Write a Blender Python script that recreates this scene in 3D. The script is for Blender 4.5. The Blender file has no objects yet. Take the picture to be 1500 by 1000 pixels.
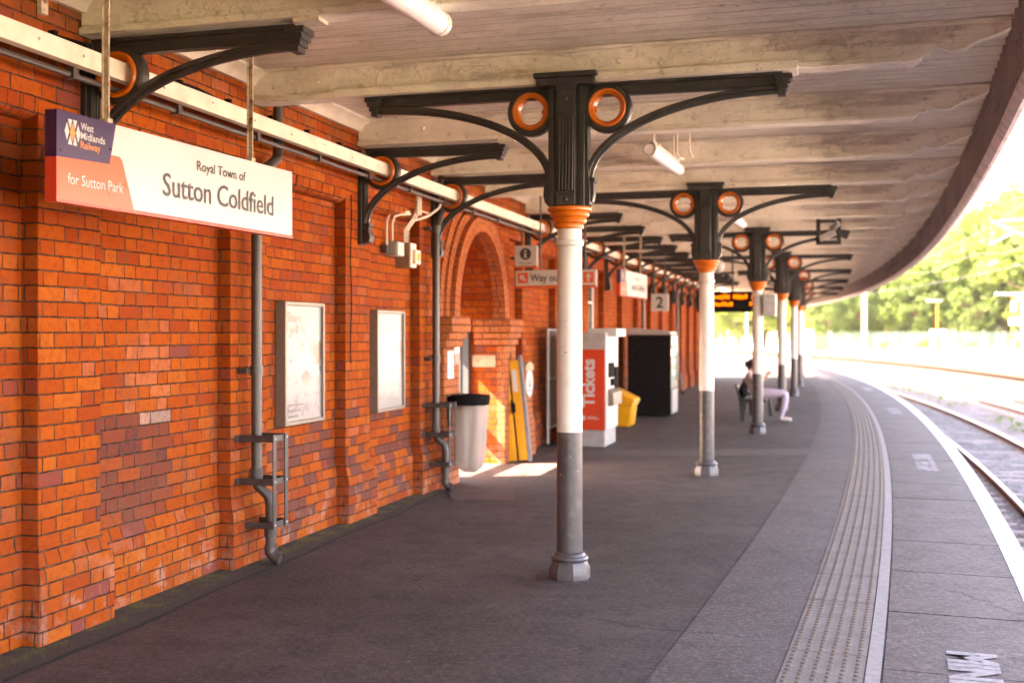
import bpy, bmesh, math, random
from mathutils import Vector, Matrix
R = math.radians
random.seed(7)
scene = bpy.context.scene
COL = scene.collection

# ------------------------------------------------------------------ camera
cd = bpy.data.cameras.new("camera")
cam = bpy.data.objects.new("camera", cd)
COL.objects.link(cam)
cam.location = (0, 0, 1.65)
cam.rotation_euler = (R(90), 0, 0)
cd.lens = 40.0
cd.sensor_width = 36.0
cd.shift_y = -0.008
cd.clip_start = 0.05
cd.clip_end = 3000
cd.dof.use_dof = True
cd.dof.focus_distance = 6.6
cd.dof.aperture_fstop = 1.7
scene.camera = cam

# ------------------------------------------------------------------ world, sun, exposure
SUN_TRAVEL = Vector((0.98, 0.12, -0.92)).normalized()
w = bpy.data.worlds.new("World")
scene.world = w
w.use_nodes = True
wn = w.node_tree
bg = wn.nodes["Background"]
sky = wn.nodes.new("ShaderNodeTexSky")
sky.sky_type = 'NISHITA'
sky.sun_disc = False
sky.sun_elevation = R(43.0)
sky.sun_rotation = R(265)
sky.air_density = 1.0
sky.dust_density = 2.5
sky.ozone_density = 1.0
wn.links.new(sky.outputs[0], bg.inputs[0])
bg.inputs[1].default_value = 0.15
sd = bpy.data.lights.new("sun", 'SUN')
sd.energy = 5.0
sd.angle = R(0.5)
sd.color = (1.0, 0.94, 0.85)
sun = bpy.data.objects.new("sun", sd)
COL.objects.link(sun)
sun.rotation_euler = SUN_TRAVEL.to_track_quat('-Z', 'Y').to_euler()
scene.view_settings.view_transform = 'Standard'
scene.view_settings.look = 'None'
scene.view_settings.gamma = 1.0
scene.view_settings.exposure = 4.35
scene.view_settings.use_white_balance = True
scene.view_settings.white_balance_temperature = 9000
scene.view_settings.white_balance_tint = 30
scene.render.engine = 'CYCLES'
scene.cycles.use_denoising = True
scene.cycles.max_bounces = 9
scene.cycles.diffuse_bounces = 6
scene.cycles.glossy_bounces = 4
scene.cycles.transparent_max_bounces = 8
scene.cycles.sample_clamp_indirect = 6.0
scene.cycles.caustics_reflective = False
scene.cycles.caustics_refractive = False

# ------------------------------------------------------------------ layout of the place
P0 = Vector((-2.46, 6.02, 0))                 # foot of the first brick pilaster
AL = math.atan(0.277)                         # the building's direction
DV = Vector((math.sin(AL), math.cos(AL), 0))
NV = Vector((math.cos(AL), -math.sin(AL), 0))
WROT = -AL
def W(s, n=0.0, z=0.0):
    return P0 + DV * s + NV * n + Vector((0, 0, z))
def E(Y): return 3.51 + 0.345 * (Y - 7.6) - 0.0022 * (Y - 7.6) ** 2      # platform edge
def dE(Y): return 0.345 - 0.0044 * (Y - 7.6)
def pt(Y, off, z=0.0):
    m = dE(Y); L = math.sqrt(1 + m * m)
    return Vector((E(Y) - off / L, Y + off * m / L, z))
def CX(Y): return 0.39 + 0.345 * (Y - 7.7) - 0.0013 * (Y - 7.7) ** 2     # column row
def dC(Y): return 0.345 - 0.0026 * (Y - 7.7)
def s_of_Y(Y): return (Y - P0.y) / DV.y

# ------------------------------------------------------------------ node helpers
class NT:
    def __init__(self, name):
        self.m = bpy.data.materials.new(name)
        self.m.use_nodes = True
        self.t = self.m.node_tree
        self.b = self.t.nodes["Principled BSDF"]
        self.o = self.t.nodes["Material Output"]
    def node(self, typ, **kw):
        n = self.t.nodes.new(typ)
        for k, v in kw.items(): setattr(n, k, v)
        return n
    def put(self, sock, v):
        if isinstance(v, bpy.types.NodeSocket): self.t.links.new(v, sock)
        elif isinstance(v, (tuple, list)) and len(v) == 3 and sock.type == 'RGBA': sock.default_value = (*v, 1)
        else: sock.default_value = v
    def math(self, op, a, b=0.0, c=0.0, clamp=False):
        n = self.node("ShaderNodeMath", operation=op, use_clamp=clamp)
        self.put(n.inputs[0], a); self.put(n.inputs[1], b); self.put(n.inputs[2], c)
        return n.outputs[0]
    def mix(self, f, a, b, mode='MIX'):
        n = self.node("ShaderNodeMix", data_type='RGBA', blend_type=mode)
        self.put(n.inputs[0], f); self.put(n.inputs[6], a); self.put(n.inputs[7], b)
        return n.outputs[2]
    def noise(self, vec, scale, detail=4, rough=0.55, dim='3D', out=0):
        n = self.node("ShaderNodeTexNoise", noise_dimensions=dim)
        if vec is not None: self.put(n.inputs["Vector"], vec)
        n.inputs["Scale"].default_value = scale
        n.inputs["Detail"].default_value = detail
        n.inputs["Roughness"].default_value = rough
        return n.outputs[out]
    def ramp(self, f, stops, interp='LINEAR'):
        n = self.node("ShaderNodeValToRGB")
        cr = n.color_ramp; cr.interpolation = interp
        while len(cr.elements) > 1: cr.elements.remove(cr.elements[-1])
        cr.elements[0].position = stops[0][0]; cr.elements[0].color = (*stops[0][1], 1)
        for p, c in stops[1:]:
            e = cr.elements.new(p); e.color = (*c, 1)
        self.put(n.inputs[0], f)
        return n.outputs[0]
    def smooth(self, v, a, b):
        n = self.node("ShaderNodeMapRange", interpolation_type='SMOOTHSTEP')
        self.put(n.inputs[0], v); n.inputs[1].default_value = a; n.inputs[2].default_value = b
        return n.outputs[0]
    def coord(self, kind="Object"):
        return self.node("ShaderNodeTexCoord").outputs[kind]
    def uv(self):
        return self.node("ShaderNodeUVMap", uv_map="UVMap").outputs[0]
    def sep(self, v):
        return self.put2(self.node("ShaderNodeSeparateXYZ"), v).outputs
    def comb(self, x, y, z=0.0):
        n = self.node("ShaderNodeCombineXYZ")
        self.put(n.inputs[0], x); self.put(n.inputs[1], y); self.put(n.inputs[2], z)
        return n.outputs[0]
    def put2(self, n, v):
        self.put(n.inputs[0], v); return n
    def scale(self, v, xyz):
        n = self.node("ShaderNodeVectorMath", operation='MULTIPLY')
        self.put(n.inputs[0], v); n.inputs[1].default_value = xyz
        return n.outputs[0]
    def bump(self, h, dist=0.004, strength=1.0, normal=None):
        n = self.node("ShaderNodeBump")
        n.inputs["Strength"].default_value = strength
        n.inputs["Distance"].default_value = dist
        self.put(n.inputs["Height"], h)
        if normal is not None: self.put(n.inputs["Normal"], normal)
        self.t.links.new(n.outputs[0], self.b.inputs["Normal"])
        return n.outputs[0]
    def set(self, **kw):
        for k, v in kw.items():
            self.put(self.b.inputs[{'col': "Base Color", 'rough': "Roughness", 'metal': "Metallic", 'spec': "Specular IOR Level",
                                    'emit': "Emission Color", 'es': "Emission Strength", 'trans': "Transmission Weight", 'alpha': "Alpha",
                                    'coat': "Coat Weight", 'ior': "IOR"}[k]], v)
        return self.m

def cm(c, k): return tuple(max(0, min(1, x * k)) for x in c)
def paint(name, col, rough=0.5, var=0.2, scale=6.0, bump=0.0015, dirt=None, dirt_amt=0.5, metal=0.0, chips=None, spec=0.5):
    """painted / plain surface: mottled colour, uneven gloss, faint relief, optional dirt and chipped spots"""
    t = NT(name); c = t.coord()
    n1 = t.noise(c, scale, 5, 0.6)
    n2 = t.noise(c, scale * 9, 3, 0.6)
    col_s = t.mix(t.smooth(n1, 0.3, 0.7), cm(col, 1 - var), cm(col, 1 + var * 0.6))
    if dirt:
        d = t.smooth(t.noise(c, scale * 0.7, 6, 0.7), 0.5, 0.72)
        col_s = t.mix(t.math('MULTIPLY', d, dirt_amt), col_s, dirt)
    if chips:
        d = t.smooth(t.noise(c, 30, 4, 0.6), 0.69, 0.70)
        col_s = t.mix(d, col_s, chips)
    t.set(col=col_s, metal=metal, spec=spec)
    t.put(t.b.inputs["Roughness"], t.math('ADD', rough - 0.08, t.math('MULTIPLY', n2, 0.16)))
    if bump: t.bump(t.math('ADD', t.math('MULTIPLY', n1, 0.6), t.math('MULTIPLY', n2, 0.4)), bump, 0.8)
    return t.m

def brick_mat(name, patch=False, tone=1.0, radial=False, pale=0.0):
    """brickwork: rows of long and short bricks, each with its own colour; worn joints; pale bloom near the ground"""
    t = NT(name)
    uv = t.uv()
    wob = t.noise(uv, 11.0, 5, 0.7, '2D', 1)
    wv = t.node("ShaderNodeVectorMath", operation='MULTIPLY_ADD')
    t.put(wv.inputs[0], wob); wv.inputs[1].default_value = (0.013, 0.012, 0); t.put(wv.inputs[2], uv)
    s = t.sep(wv.outputs[0]); u, v = s[0], s[1]
    H = 0.083; S = 0.2375; P = 0.355
    if radial: H = 0.075; S = 0.115; P = 0.23
    row = t.math('FLOOR', t.math('DIVIDE', v, H))
    fv = t.math('SUBTRACT', v, t.math('MULTIPLY', row, H))
    par = t.math('MODULO', t.math('ABSOLUTE', row), 2.0)
    rr = t.node("ShaderNodeTexWhiteNoise", noise_dimensions='1D'); t.put(rr.inputs["W"], row)
    off = t.math('ADD', t.math('MULTIPLY', par, P / 2), t.math('MULTIPLY', rr.outputs[0], 0.05))
    uu = t.math('ADD', u, off)
    cell = t.math('FLOOR', t.math('DIVIDE', uu, P))
    fu = t.math('SUBTRACT', uu, t.math('MULTIPLY', cell, P))
    ish = t.math('GREATER_THAN', fu, S)
    idn = t.math('ADD', t.math('MULTIPLY', cell, 2.0), ish)
    du = t.math('MINIMUM', t.math('MINIMUM', fu, t.math('ABSOLUTE', t.math('SUBTRACT', fu, S))), t.math('SUBTRACT', P, fu))
    dv = t.math('MINIMUM', fv, t.math('SUBTRACT', H, fv))
    d = t.math('MINIMUM', du, dv)
    d = t.math('ADD', d, t.math('MULTIPLY', t.math('SUBTRACT', t.noise(uv, 60, 3, 0.6, '2D'), 0.5), 0.005))
    body = t.smooth(d, 0.0019, 0.0058)
    idv = t.comb(idn, row, 0.0)
    wn1 = t.node("ShaderNodeTexWhiteNoise", noise_dimensions='2D'); t.put(wn1.inputs["Vector"], idv)
    wn2 = t.node("ShaderNodeTexWhiteNoise", noise_dimensions='2D')
    t.put(wn2.inputs["Vector"], t.scale(idv, (1.7, 2.3, 1)))
    k = tone*0.67
    cols = t.ramp(wn1.outputs[0], [(0.0, cm((0.473, 0.076, 0.0074), k)), (0.22, cm((0.556, 0.108, 0.0095), k)), (0.45, cm((0.514, 0.090, 0.0095), k)),
                                   (0.66, cm((0.412, 0.058, 0.0095), k)), (0.80, cm((0.576, 0.131, 0.0167), k)), (0.92, cm((0.535, 0.139, 0.0522), k)),
                                   (0.975, cm((0.278, 0.067, 0.0576), k))], 'CONSTANT')
    # larger drifts of tone across the wall
    drift = t.noise(uv, 0.8, 3, 0.5, '2D')
    cols = t.mix(t.math('MULTIPLY', t.smooth(drift, 0.35, 0.7), 0.45), cols, cm((0.412, 0.067, 0.0146), k))
    if patch:
        # a patch of re-laid dark purple bricks and pale pink ones, by whole bricks
        bu = t.math('SUBTRACT', t.math('ADD', t.math('MULTIPLY', cell, P), t.math('MULTIPLY', ish, 0.23)), t.math('SUBTRACT', off, 0.09))
        bv = t.math('MULTIPLY', t.math('ADD', row, 0.5), H)
        def box(u0, u1, v0, v1):
            a = t.math('MULTIPLY', t.math('GREATER_THAN', bu, u0), t.math('LESS_THAN', bu, u1))
            b = t.math('MULTIPLY', t.math('GREATER_THAN', bv, v0), t.math('LESS_THAN', bv, v1))
            return t.math('MULTIPLY', a, b)
        purp = t.ramp(wn2.outputs[0], [(0, (0.120, 0.038, 0.030)), (0.3, (0.090, 0.033, 0.030)), (0.55, (0.165, 0.042, 0.026)), (0.72, (0.058, 0.028, 0.032)), (0.86, (0.25, 0.055, 0.022))], 'CONSTANT')
        cols = t.mix(t.math('MULTIPLY', box(0.52, 1.40, 0.50, 1.14), 0.85), cols, purp)
        pk = t.math('MULTIPLY', box(1.0, 1.40, 1.06, 1.72), t.math('GREATER_THAN', wn2.outputs[0], 0.45))
        cols = t.mix(t.math('MULTIPLY', pk, 0.6), cols, (0.44, 0.14, 0.062))
        wh = t.math('MULTIPLY', t.math('MULTIPLY', box(0.95, 1.3, 0.97, 1.14), t.math('GREATER_THAN', wn1.outputs[0], 0.55)), 0.55)
        cols = t.mix(wh, cols, (0.38, 0.28, 0.24))
        low = t.math('MULTIPLY', t.math('LESS_THAN', bv, 0.98), t.math('GREATER_THAN', wn2.outputs[0], 0.72))
        low = t.math('MULTIPLY', low, t.math('GREATER_THAN', bu, 2.7))
        cols = t.mix(low, cols, (0.125, 0.042, 0.034))
    if pale: cols = t.mix(pale, cols, (0.58, 0.30, 0.17))
    grain = t.noise(uv, 95, 5, 0.75, '2D')
    mott = t.noise(uv, 22, 4, 0.6, '2D')
    cols = t.mix(t.math('MULTIPLY', t.smooth(mott, 0.42, 0.72), 0.55), cols, cm((0.350, 0.054, 0.0125), k))
    cols = t.mix(t.math('MULTIPLY', t.smooth(grain, 0.55, 0.72), 0.35), cols, cm((0.617, 0.198, 0.0627), k))
    # lime bloom and damp low down
    z = t.sep(t.coord())[2]
    lowz = t.smooth(z, 0.62, 0.06)
    bl = t.math('MULTIPLY', t.smooth(t.noise(uv, 4.2, 6, 0.7, '2D'), 0.52, 0.68), lowz)
    cols = t.mix(t.math('MULTIPLY', bl, 0.34), cols, (0.42, 0.29, 0.24))
    soot = t.smooth(t.noise(uv, 2.4, 7, 0.75, '2D'), 0.52, 0.70)
    cols = t.mix(t.math('MULTIPLY', soot, 0.5), cols, (0.15, 0.06, 0.04))
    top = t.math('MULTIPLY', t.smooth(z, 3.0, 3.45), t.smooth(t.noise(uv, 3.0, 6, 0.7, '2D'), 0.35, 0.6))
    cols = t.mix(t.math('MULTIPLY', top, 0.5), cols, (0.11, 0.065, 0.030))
    mort = t.mix(t.smooth(t.noise(uv, 14, 4, 0.6, '2D'), 0.35, 0.7), (0.032, 0.020, 0.015), (0.115, 0.072, 0.052))
    t.set(col=t.mix(body, mort, cols), rough=0.88, spec=0.12)
    h = t.math('ADD', t.math('MULTIPLY', body, 1.0), t.math('MULTIPLY', grain, 0.28))
    h = t.math('ADD', h, t.math('MULTIPLY', mott, 0.5))
    h = t.math('ADD', h, t.math('MULTIPLY', wn2.outputs[0], 0.35))
    t.bump(h, 0.008, 1.0)
    return t.m

def asphalt_mat(name, c1, c2, patchy=0.5, seams=0.0):
    t = NT(name); c = t.coord()
    big = t.noise(c, 0.45, 6, 0.7); mid = t.noise(c, 3.2, 6, 0.7); fine = t.noise(c, 70, 3, 0.7); grit = t.noise(c, 26, 4, 0.75)
    col = t.mix(t.smooth(big, 0.40, 0.60), c1, c2)
    col = t.mix(t.math('MULTIPLY', t.smooth(mid, 0.47, 0.60), patchy), col, cm(c1, 0.62))
    col = t.mix(t.math('MULTIPLY', t.smooth(grit, 0.50, 0.62), 0.55), col, cm(c2, 1.8))
    col = t.mix(t.math('MULTIPLY', t.smooth(grit, 0.47, 0.36), 0.65), col, cm(c1, 0.5))
    col = t.mix(t.math('MULTIPLY', t.smooth(fine, 0.56, 0.64), 0.6), col, cm(c2, 2.6))
    # trodden gum and pale scuffs
    sp = t.node("ShaderNodeTexVoronoi"); t.put(sp.inputs["Vector"], c); sp.inputs["Scale"].default_value = 2.6
    gum = t.math('MULTIPLY', t.smooth(sp.outputs["Distance"], 0.060, 0.035), t.smooth(t.noise(c, 1.9, 2), 0.45, 0.5))
    col = t.mix(t.math('MULTIPLY', gum, 0.7), col, cm(c2, 2.3))
    sp2 = t.node("ShaderNodeTexVoronoi"); t.put(sp2.inputs["Vector"], c); sp2.inputs["Scale"].default_value = 4.7
    drop = t.math('MULTIPLY', t.smooth(sp2.outputs["Distance"], 0.075, 0.04), t.smooth(t.noise(c, 1.3, 2), 0.47, 0.52))
    col = t.mix(t.math('MULTIPLY', drop, 0.6), col, cm(c1, 0.4))
    scf = t.noise(t.scale(c, (6.0, 0.9, 1)), 1.0, 7, 0.8)
    col = t.mix(t.math('MULTIPLY', t.smooth(scf, 0.60, 0.68), 0.35), col, cm(c2, 1.7))
    st = t.smooth(t.noise(t.scale(c, (1.0, 0.35, 1)), 1.6, 7, 0.75), 0.55, 0.72)
    col = t.mix(t.math('MULTIPLY', st, 0.45), col, cm(c1, 0.55))
    # hairline cracks
    cr = t.node("ShaderNodeTexVoronoi", feature='DISTANCE_TO_EDGE')
    wv = t.node("ShaderNodeVectorMath", operation='MULTIPLY_ADD'); t.put(wv.inputs[0], t.noise(c, 2.5, 5, 0.7, '3D', 1)); wv.inputs[1].default_value = (0.5, 0.5, 0); t.put(wv.inputs[2], c)
    t.put(cr.inputs["Vector"], wv.outputs[0]); cr.inputs["Scale"].default_value = 0.42
    crk = t.math('MULTIPLY', t.smooth(cr.outputs["Distance"], 0.0045, 0.0015), t.smooth(big, 0.52, 0.58))
    col = t.mix(t.math('MULTIPLY', crk, 0.4), col, cm(c1, 0.3))
    t.set(col=col, rough=t.math('ADD', 0.55, t.math('MULTIPLY', mid, 0.3)), spec=0.4)
    h = t.math('ADD', t.math('MULTIPLY', fine, 0.5), t.math('MULTIPLY', grit, 0.8))
    t.bump(t.math('SUBTRACT', h, t.math('MULTIPLY', crk, 1.0)), 0.006, 0.8)
    return t.m

def timber_mat(name, col, dirt, planks=None, axis=1):
    t = NT(name); uv = t.uv(); c = t.coord()
    n1 = t.noise(c, 1.6, 6, 0.65); n2 = t.noise(t.scale(uv, (3.0, 40.0, 1)), 1.0, 5, 0.6, '2D'); sp = t.noise(c, 10, 7, 0.8)
    cc = t.mix(t.smooth(n1, 0.3, 0.7), cm(col, 0.86), cm(col, 1.06))
    cc = t.mix(t.math('MULTIPLY', t.smooth(n2, 0.5, 0.75), 0.25), cc, cm(col, 0.72))
    cc = t.mix(t.math('MULTIPLY', t.smooth(sp, 0.57, 0.70), 0.7), cc, dirt)
    cc = t.mix(t.math('MULTIPLY', t.smooth(t.noise(c, 0.9, 7, 0.75), 0.50, 0.72), 0.4), cc, cm(dirt, 2.2))
    pl = t.noise(c, 3.4, 8, 0.78); cc = t.mix(t.math('MULTIPLY', t.smooth(pl, 0.52, 0.62), 0.15), cc, cm(col, 0.58))
    stn = t.noise(t.scale(uv, (0.7, 5.0, 1)), 1.0, 7, 0.75, '2D'); cc = t.mix(t.math('MULTIPLY', t.smooth(stn, 0.53, 0.66), 0.45), cc, cm(dirt, 1.6))
    h = t.math('ADD', t.math('MULTIPLY', n2, 0.35), t.math('MULTIPLY', sp, 0.4))
    h = t.math('ADD', h, t.math('MULTIPLY', t.smooth(pl, 0.49, 0.52), 0.8))
    if planks:
        s = t.sep(uv)[axis]
        q = t.math('DIVIDE', s, planks); row = t.math('FLOOR', q)
        f = t.math('SUBTRACT', q, row)
        dd = t.math('MULTIPLY', t.math('MINIMUM', f, t.math('SUBTRACT', 1.0, f)), planks)
        wn1 = t.node("ShaderNodeTexWhiteNoise", noise_dimensions='1D'); t.put(wn1.inputs["W"], row)
        cc = t.mix(t.math('MULTIPLY', wn1.outputs[0], 0.22), cc, cm(col, 0.7))
        gap = t.smooth(t.math('ADD', dd, t.math('MULTIPLY', t.noise(c, 6, 4), 0.003)), 0.0058, 0.0028)
        cc = t.mix(t.math('MULTIPLY', gap, 0.75), cc, dirt)
        h = t.math('SUBTRACT', h, t.math('MULTIPLY', gap, 1.3))
        h = t.math('ADD', h, t.math('MULTIPLY', wn1.outputs[0], 0.5))
    t.set(col=cc, rough=0.62, spec=0.35)
    t.bump(h, 0.005, 0.8)
    return t.m

M = {}
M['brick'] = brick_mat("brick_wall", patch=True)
M['brick_plain'] = brick_mat("brick_plain")
M['brick_arch'] = brick_mat("brick_voussoir", radial=True, tone=1.08, pale=0.22)
M['brick_pale'] = brick_mat("brick_paler", tone=1.1, pale=0.3)  # brickwork mixed paler, for the piers, imposts and buttress
M['iron'] = paint("iron_paint_charcoal", (0.024, 0.021, 0.022), 0.42, 0.3, 9, 0.002, dirt=(0.075, 0.06, 0.055), dirt_amt=0.5)
M['orange'] = paint("orange_paint", (0.62, 0.135, 0.008), 0.35, 0.18, 14, 0.0015, dirt=(0.3, 0.07, 0.02), dirt_amt=0.4)
M['shaft_white'] = paint("white_gloss_paint", (0.66, 0.61, 0.57), 0.35, 0.07, 5, 0.002, dirt=(0.42, 0.31, 0.24), dirt_amt=0.5, chips=(0.30, 0.24, 0.20))
M['shaft_grey'] = paint("grey_gloss_paint", (0.066, 0.058, 0.062), 0.33, 0.2, 16, 0.003, dirt=(0.16, 0.13, 0.12), dirt_amt=0.5, chips=(0.40, 0.30, 0.26))
M['ceiling'] = timber_mat("ceiling_boards", (0.86, 0.80, 0.70), (0.16, 0.11, 0.08), planks=0.145, axis=1)
M['joist'] = timber_mat("joist_paint", (0.87, 0.81, 0.71), (0.17, 0.12, 0.085))
M['valance'] = timber_mat("valance_paint", (0.40, 0.35, 0.345), (0.09, 0.07, 0.065))
M['trunking'] = paint("trunking_white", (0.68, 0.61, 0.51), 0.45, 0.1, 4, 0.002, dirt=(0.42, 0.22, 0.12), dirt_amt=0.35)
M['pipe'] = paint("pipe_grey", (0.055, 0.041, 0.040), 0.38, 0.15, 7, 0.001, dirt=(0.07, 0.05, 0.045), dirt_amt=0.4)
M['rust'] = paint("rusty_strap", (0.46, 0.36, 0.27), 0.75, 0.3, 26, 0.004, dirt=(0.10, 0.03, 0.012), dirt_amt=1.0)
M['gal'] = paint("galvanised_grey", (0.36, 0.34, 0.34), 0.45, 0.15, 12, 0.001, metal=0.2)
M['flat_grey'] = paint("flat_bar_grey", (0.040, 0.033, 0.034), 0.42, 0.25, 16, 0.001, dirt=(0.15, 0.07, 0.05), dirt_amt=0.4)
M['sign_white'] = paint("sign_white", (0.50, 0.475, 0.475), 0.35, 0.03, 2, 0)
M['sign_purple'] = paint("sign_purple", (0.036, 0.014, 0.068), 0.3, 0.08, 2, 0)
M['sign_orange'] = paint("sign_coral", (0.62, 0.095, 0.030), 0.3, 0.05, 2, 0)
M['sign_red'] = paint("sign_edge_red", (0.62, 0.055, 0.03), 0.35, 0.1, 2, 0)
M['ink'] = paint("sign_ink", (0.030, 0.026, 0.032), 0.4, 0.1, 4, 0)
M['asphalt'] = asphalt_mat("asphalt_dark", (0.0325, 0.0235, 0.0220), (0.060, 0.0455, 0.0425))
M['asphalt2'] = asphalt_mat("asphalt_light", (0.064, 0.050, 0.046), (0.081, 0.064, 0.060), 0.3)
M['slab'] = asphalt_mat("edge_slabs", (0.062, 0.043, 0.0385), (0.082, 0.059, 0.053), 0.3)
M['tactile'] = paint("tactile_buff", (0.155, 0.122, 0.105), 0.7, 0.2, 5, 0.002, dirt=(0.16, 0.12, 0.105), dirt_amt=0.6)
M['dome'] = paint("tactile_studs", (0.12, 0.088, 0.062), 0.7, 0.2, 30, 0.001)
M['kerb'] = paint("kerb_pale", (0.25, 0.222, 0.208), 0.8, 0.18, 24, 0.003, dirt=(0.2, 0.16, 0.15), dirt_amt=0.7)
M['road_white'] = paint("painted_line", (0.60, 0.56, 0.54), 0.7, 0.12, 12, 0.002, dirt=(0.38, 0.33, 0.32), dirt_amt=0.7)
M['worn_white'] = paint("worn_marking", (0.27, 0.245, 0.24), 0.75, 0.25, 24, 0.002, dirt=(0.12, 0.095, 0.09), dirt_amt=0.9)
M['stone'] = paint("sandstone", (0.42, 0.31, 0.20), 0.8, 0.25, 8, 0.004, dirt=(0.2, 0.14, 0.09), dirt_amt=0.6)
M['black'] = paint("black_plastic", (0.012, 0.010, 0.011), 0.85, 0.3, 10, 0.001, spec=0.08)
M['yellow'] = paint("yellow_plastic", (0.72, 0.31, 0.004), 0.45, 0.1, 8, 0.001, dirt=(0.5, 0.22, 0.02), dirt_amt=0.35)
M['alu'] = paint("aluminium_frame", (0.20, 0.155, 0.125), 0.4, 0.12, 20, 0.0005, metal=0.2)
M['steel'] = paint("rail_steel", (0.62, 0.58, 0.50), 0.28, 0.15, 30, 0.0005, metal=0.9)
M['rustrail'] = paint("rail_rust", (0.14, 0.075, 0.045), 0.8, 0.3, 20, 0.002)
M['sleeper'] = paint("concrete_sleeper", (0.24, 0.20, 0.18), 0.85, 0.25, 10, 0.003)
M['concrete'] = paint("concrete_pale", (0.78, 0.72, 0.65), 0.85, 0.08, 1.2, 0.004, dirt=(0.38, 0.32, 0.27), dirt_amt=0.5)
M['wood_brown'] = paint("brown_boards", (0.22, 0.075, 0.03), 0.7, 0.2, 5, 0.002)
M['greenfence'] = paint("green_paint", (0.034, 0.085, 0.066), 0.5, 0.15, 4, 0.001)
M['bark'] = paint("bark", (0.12, 0.085, 0.055), 0.9, 0.35, 9, 0.01)
M['red'] = paint("red_panel", (0.58, 0.042, 0.010), 0.35, 0.06, 3, 0)
M['door'] = paint("door_blue_grey", (0.040, 0.050, 0.056), 0.5, 0.15, 6, 0.001)
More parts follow.
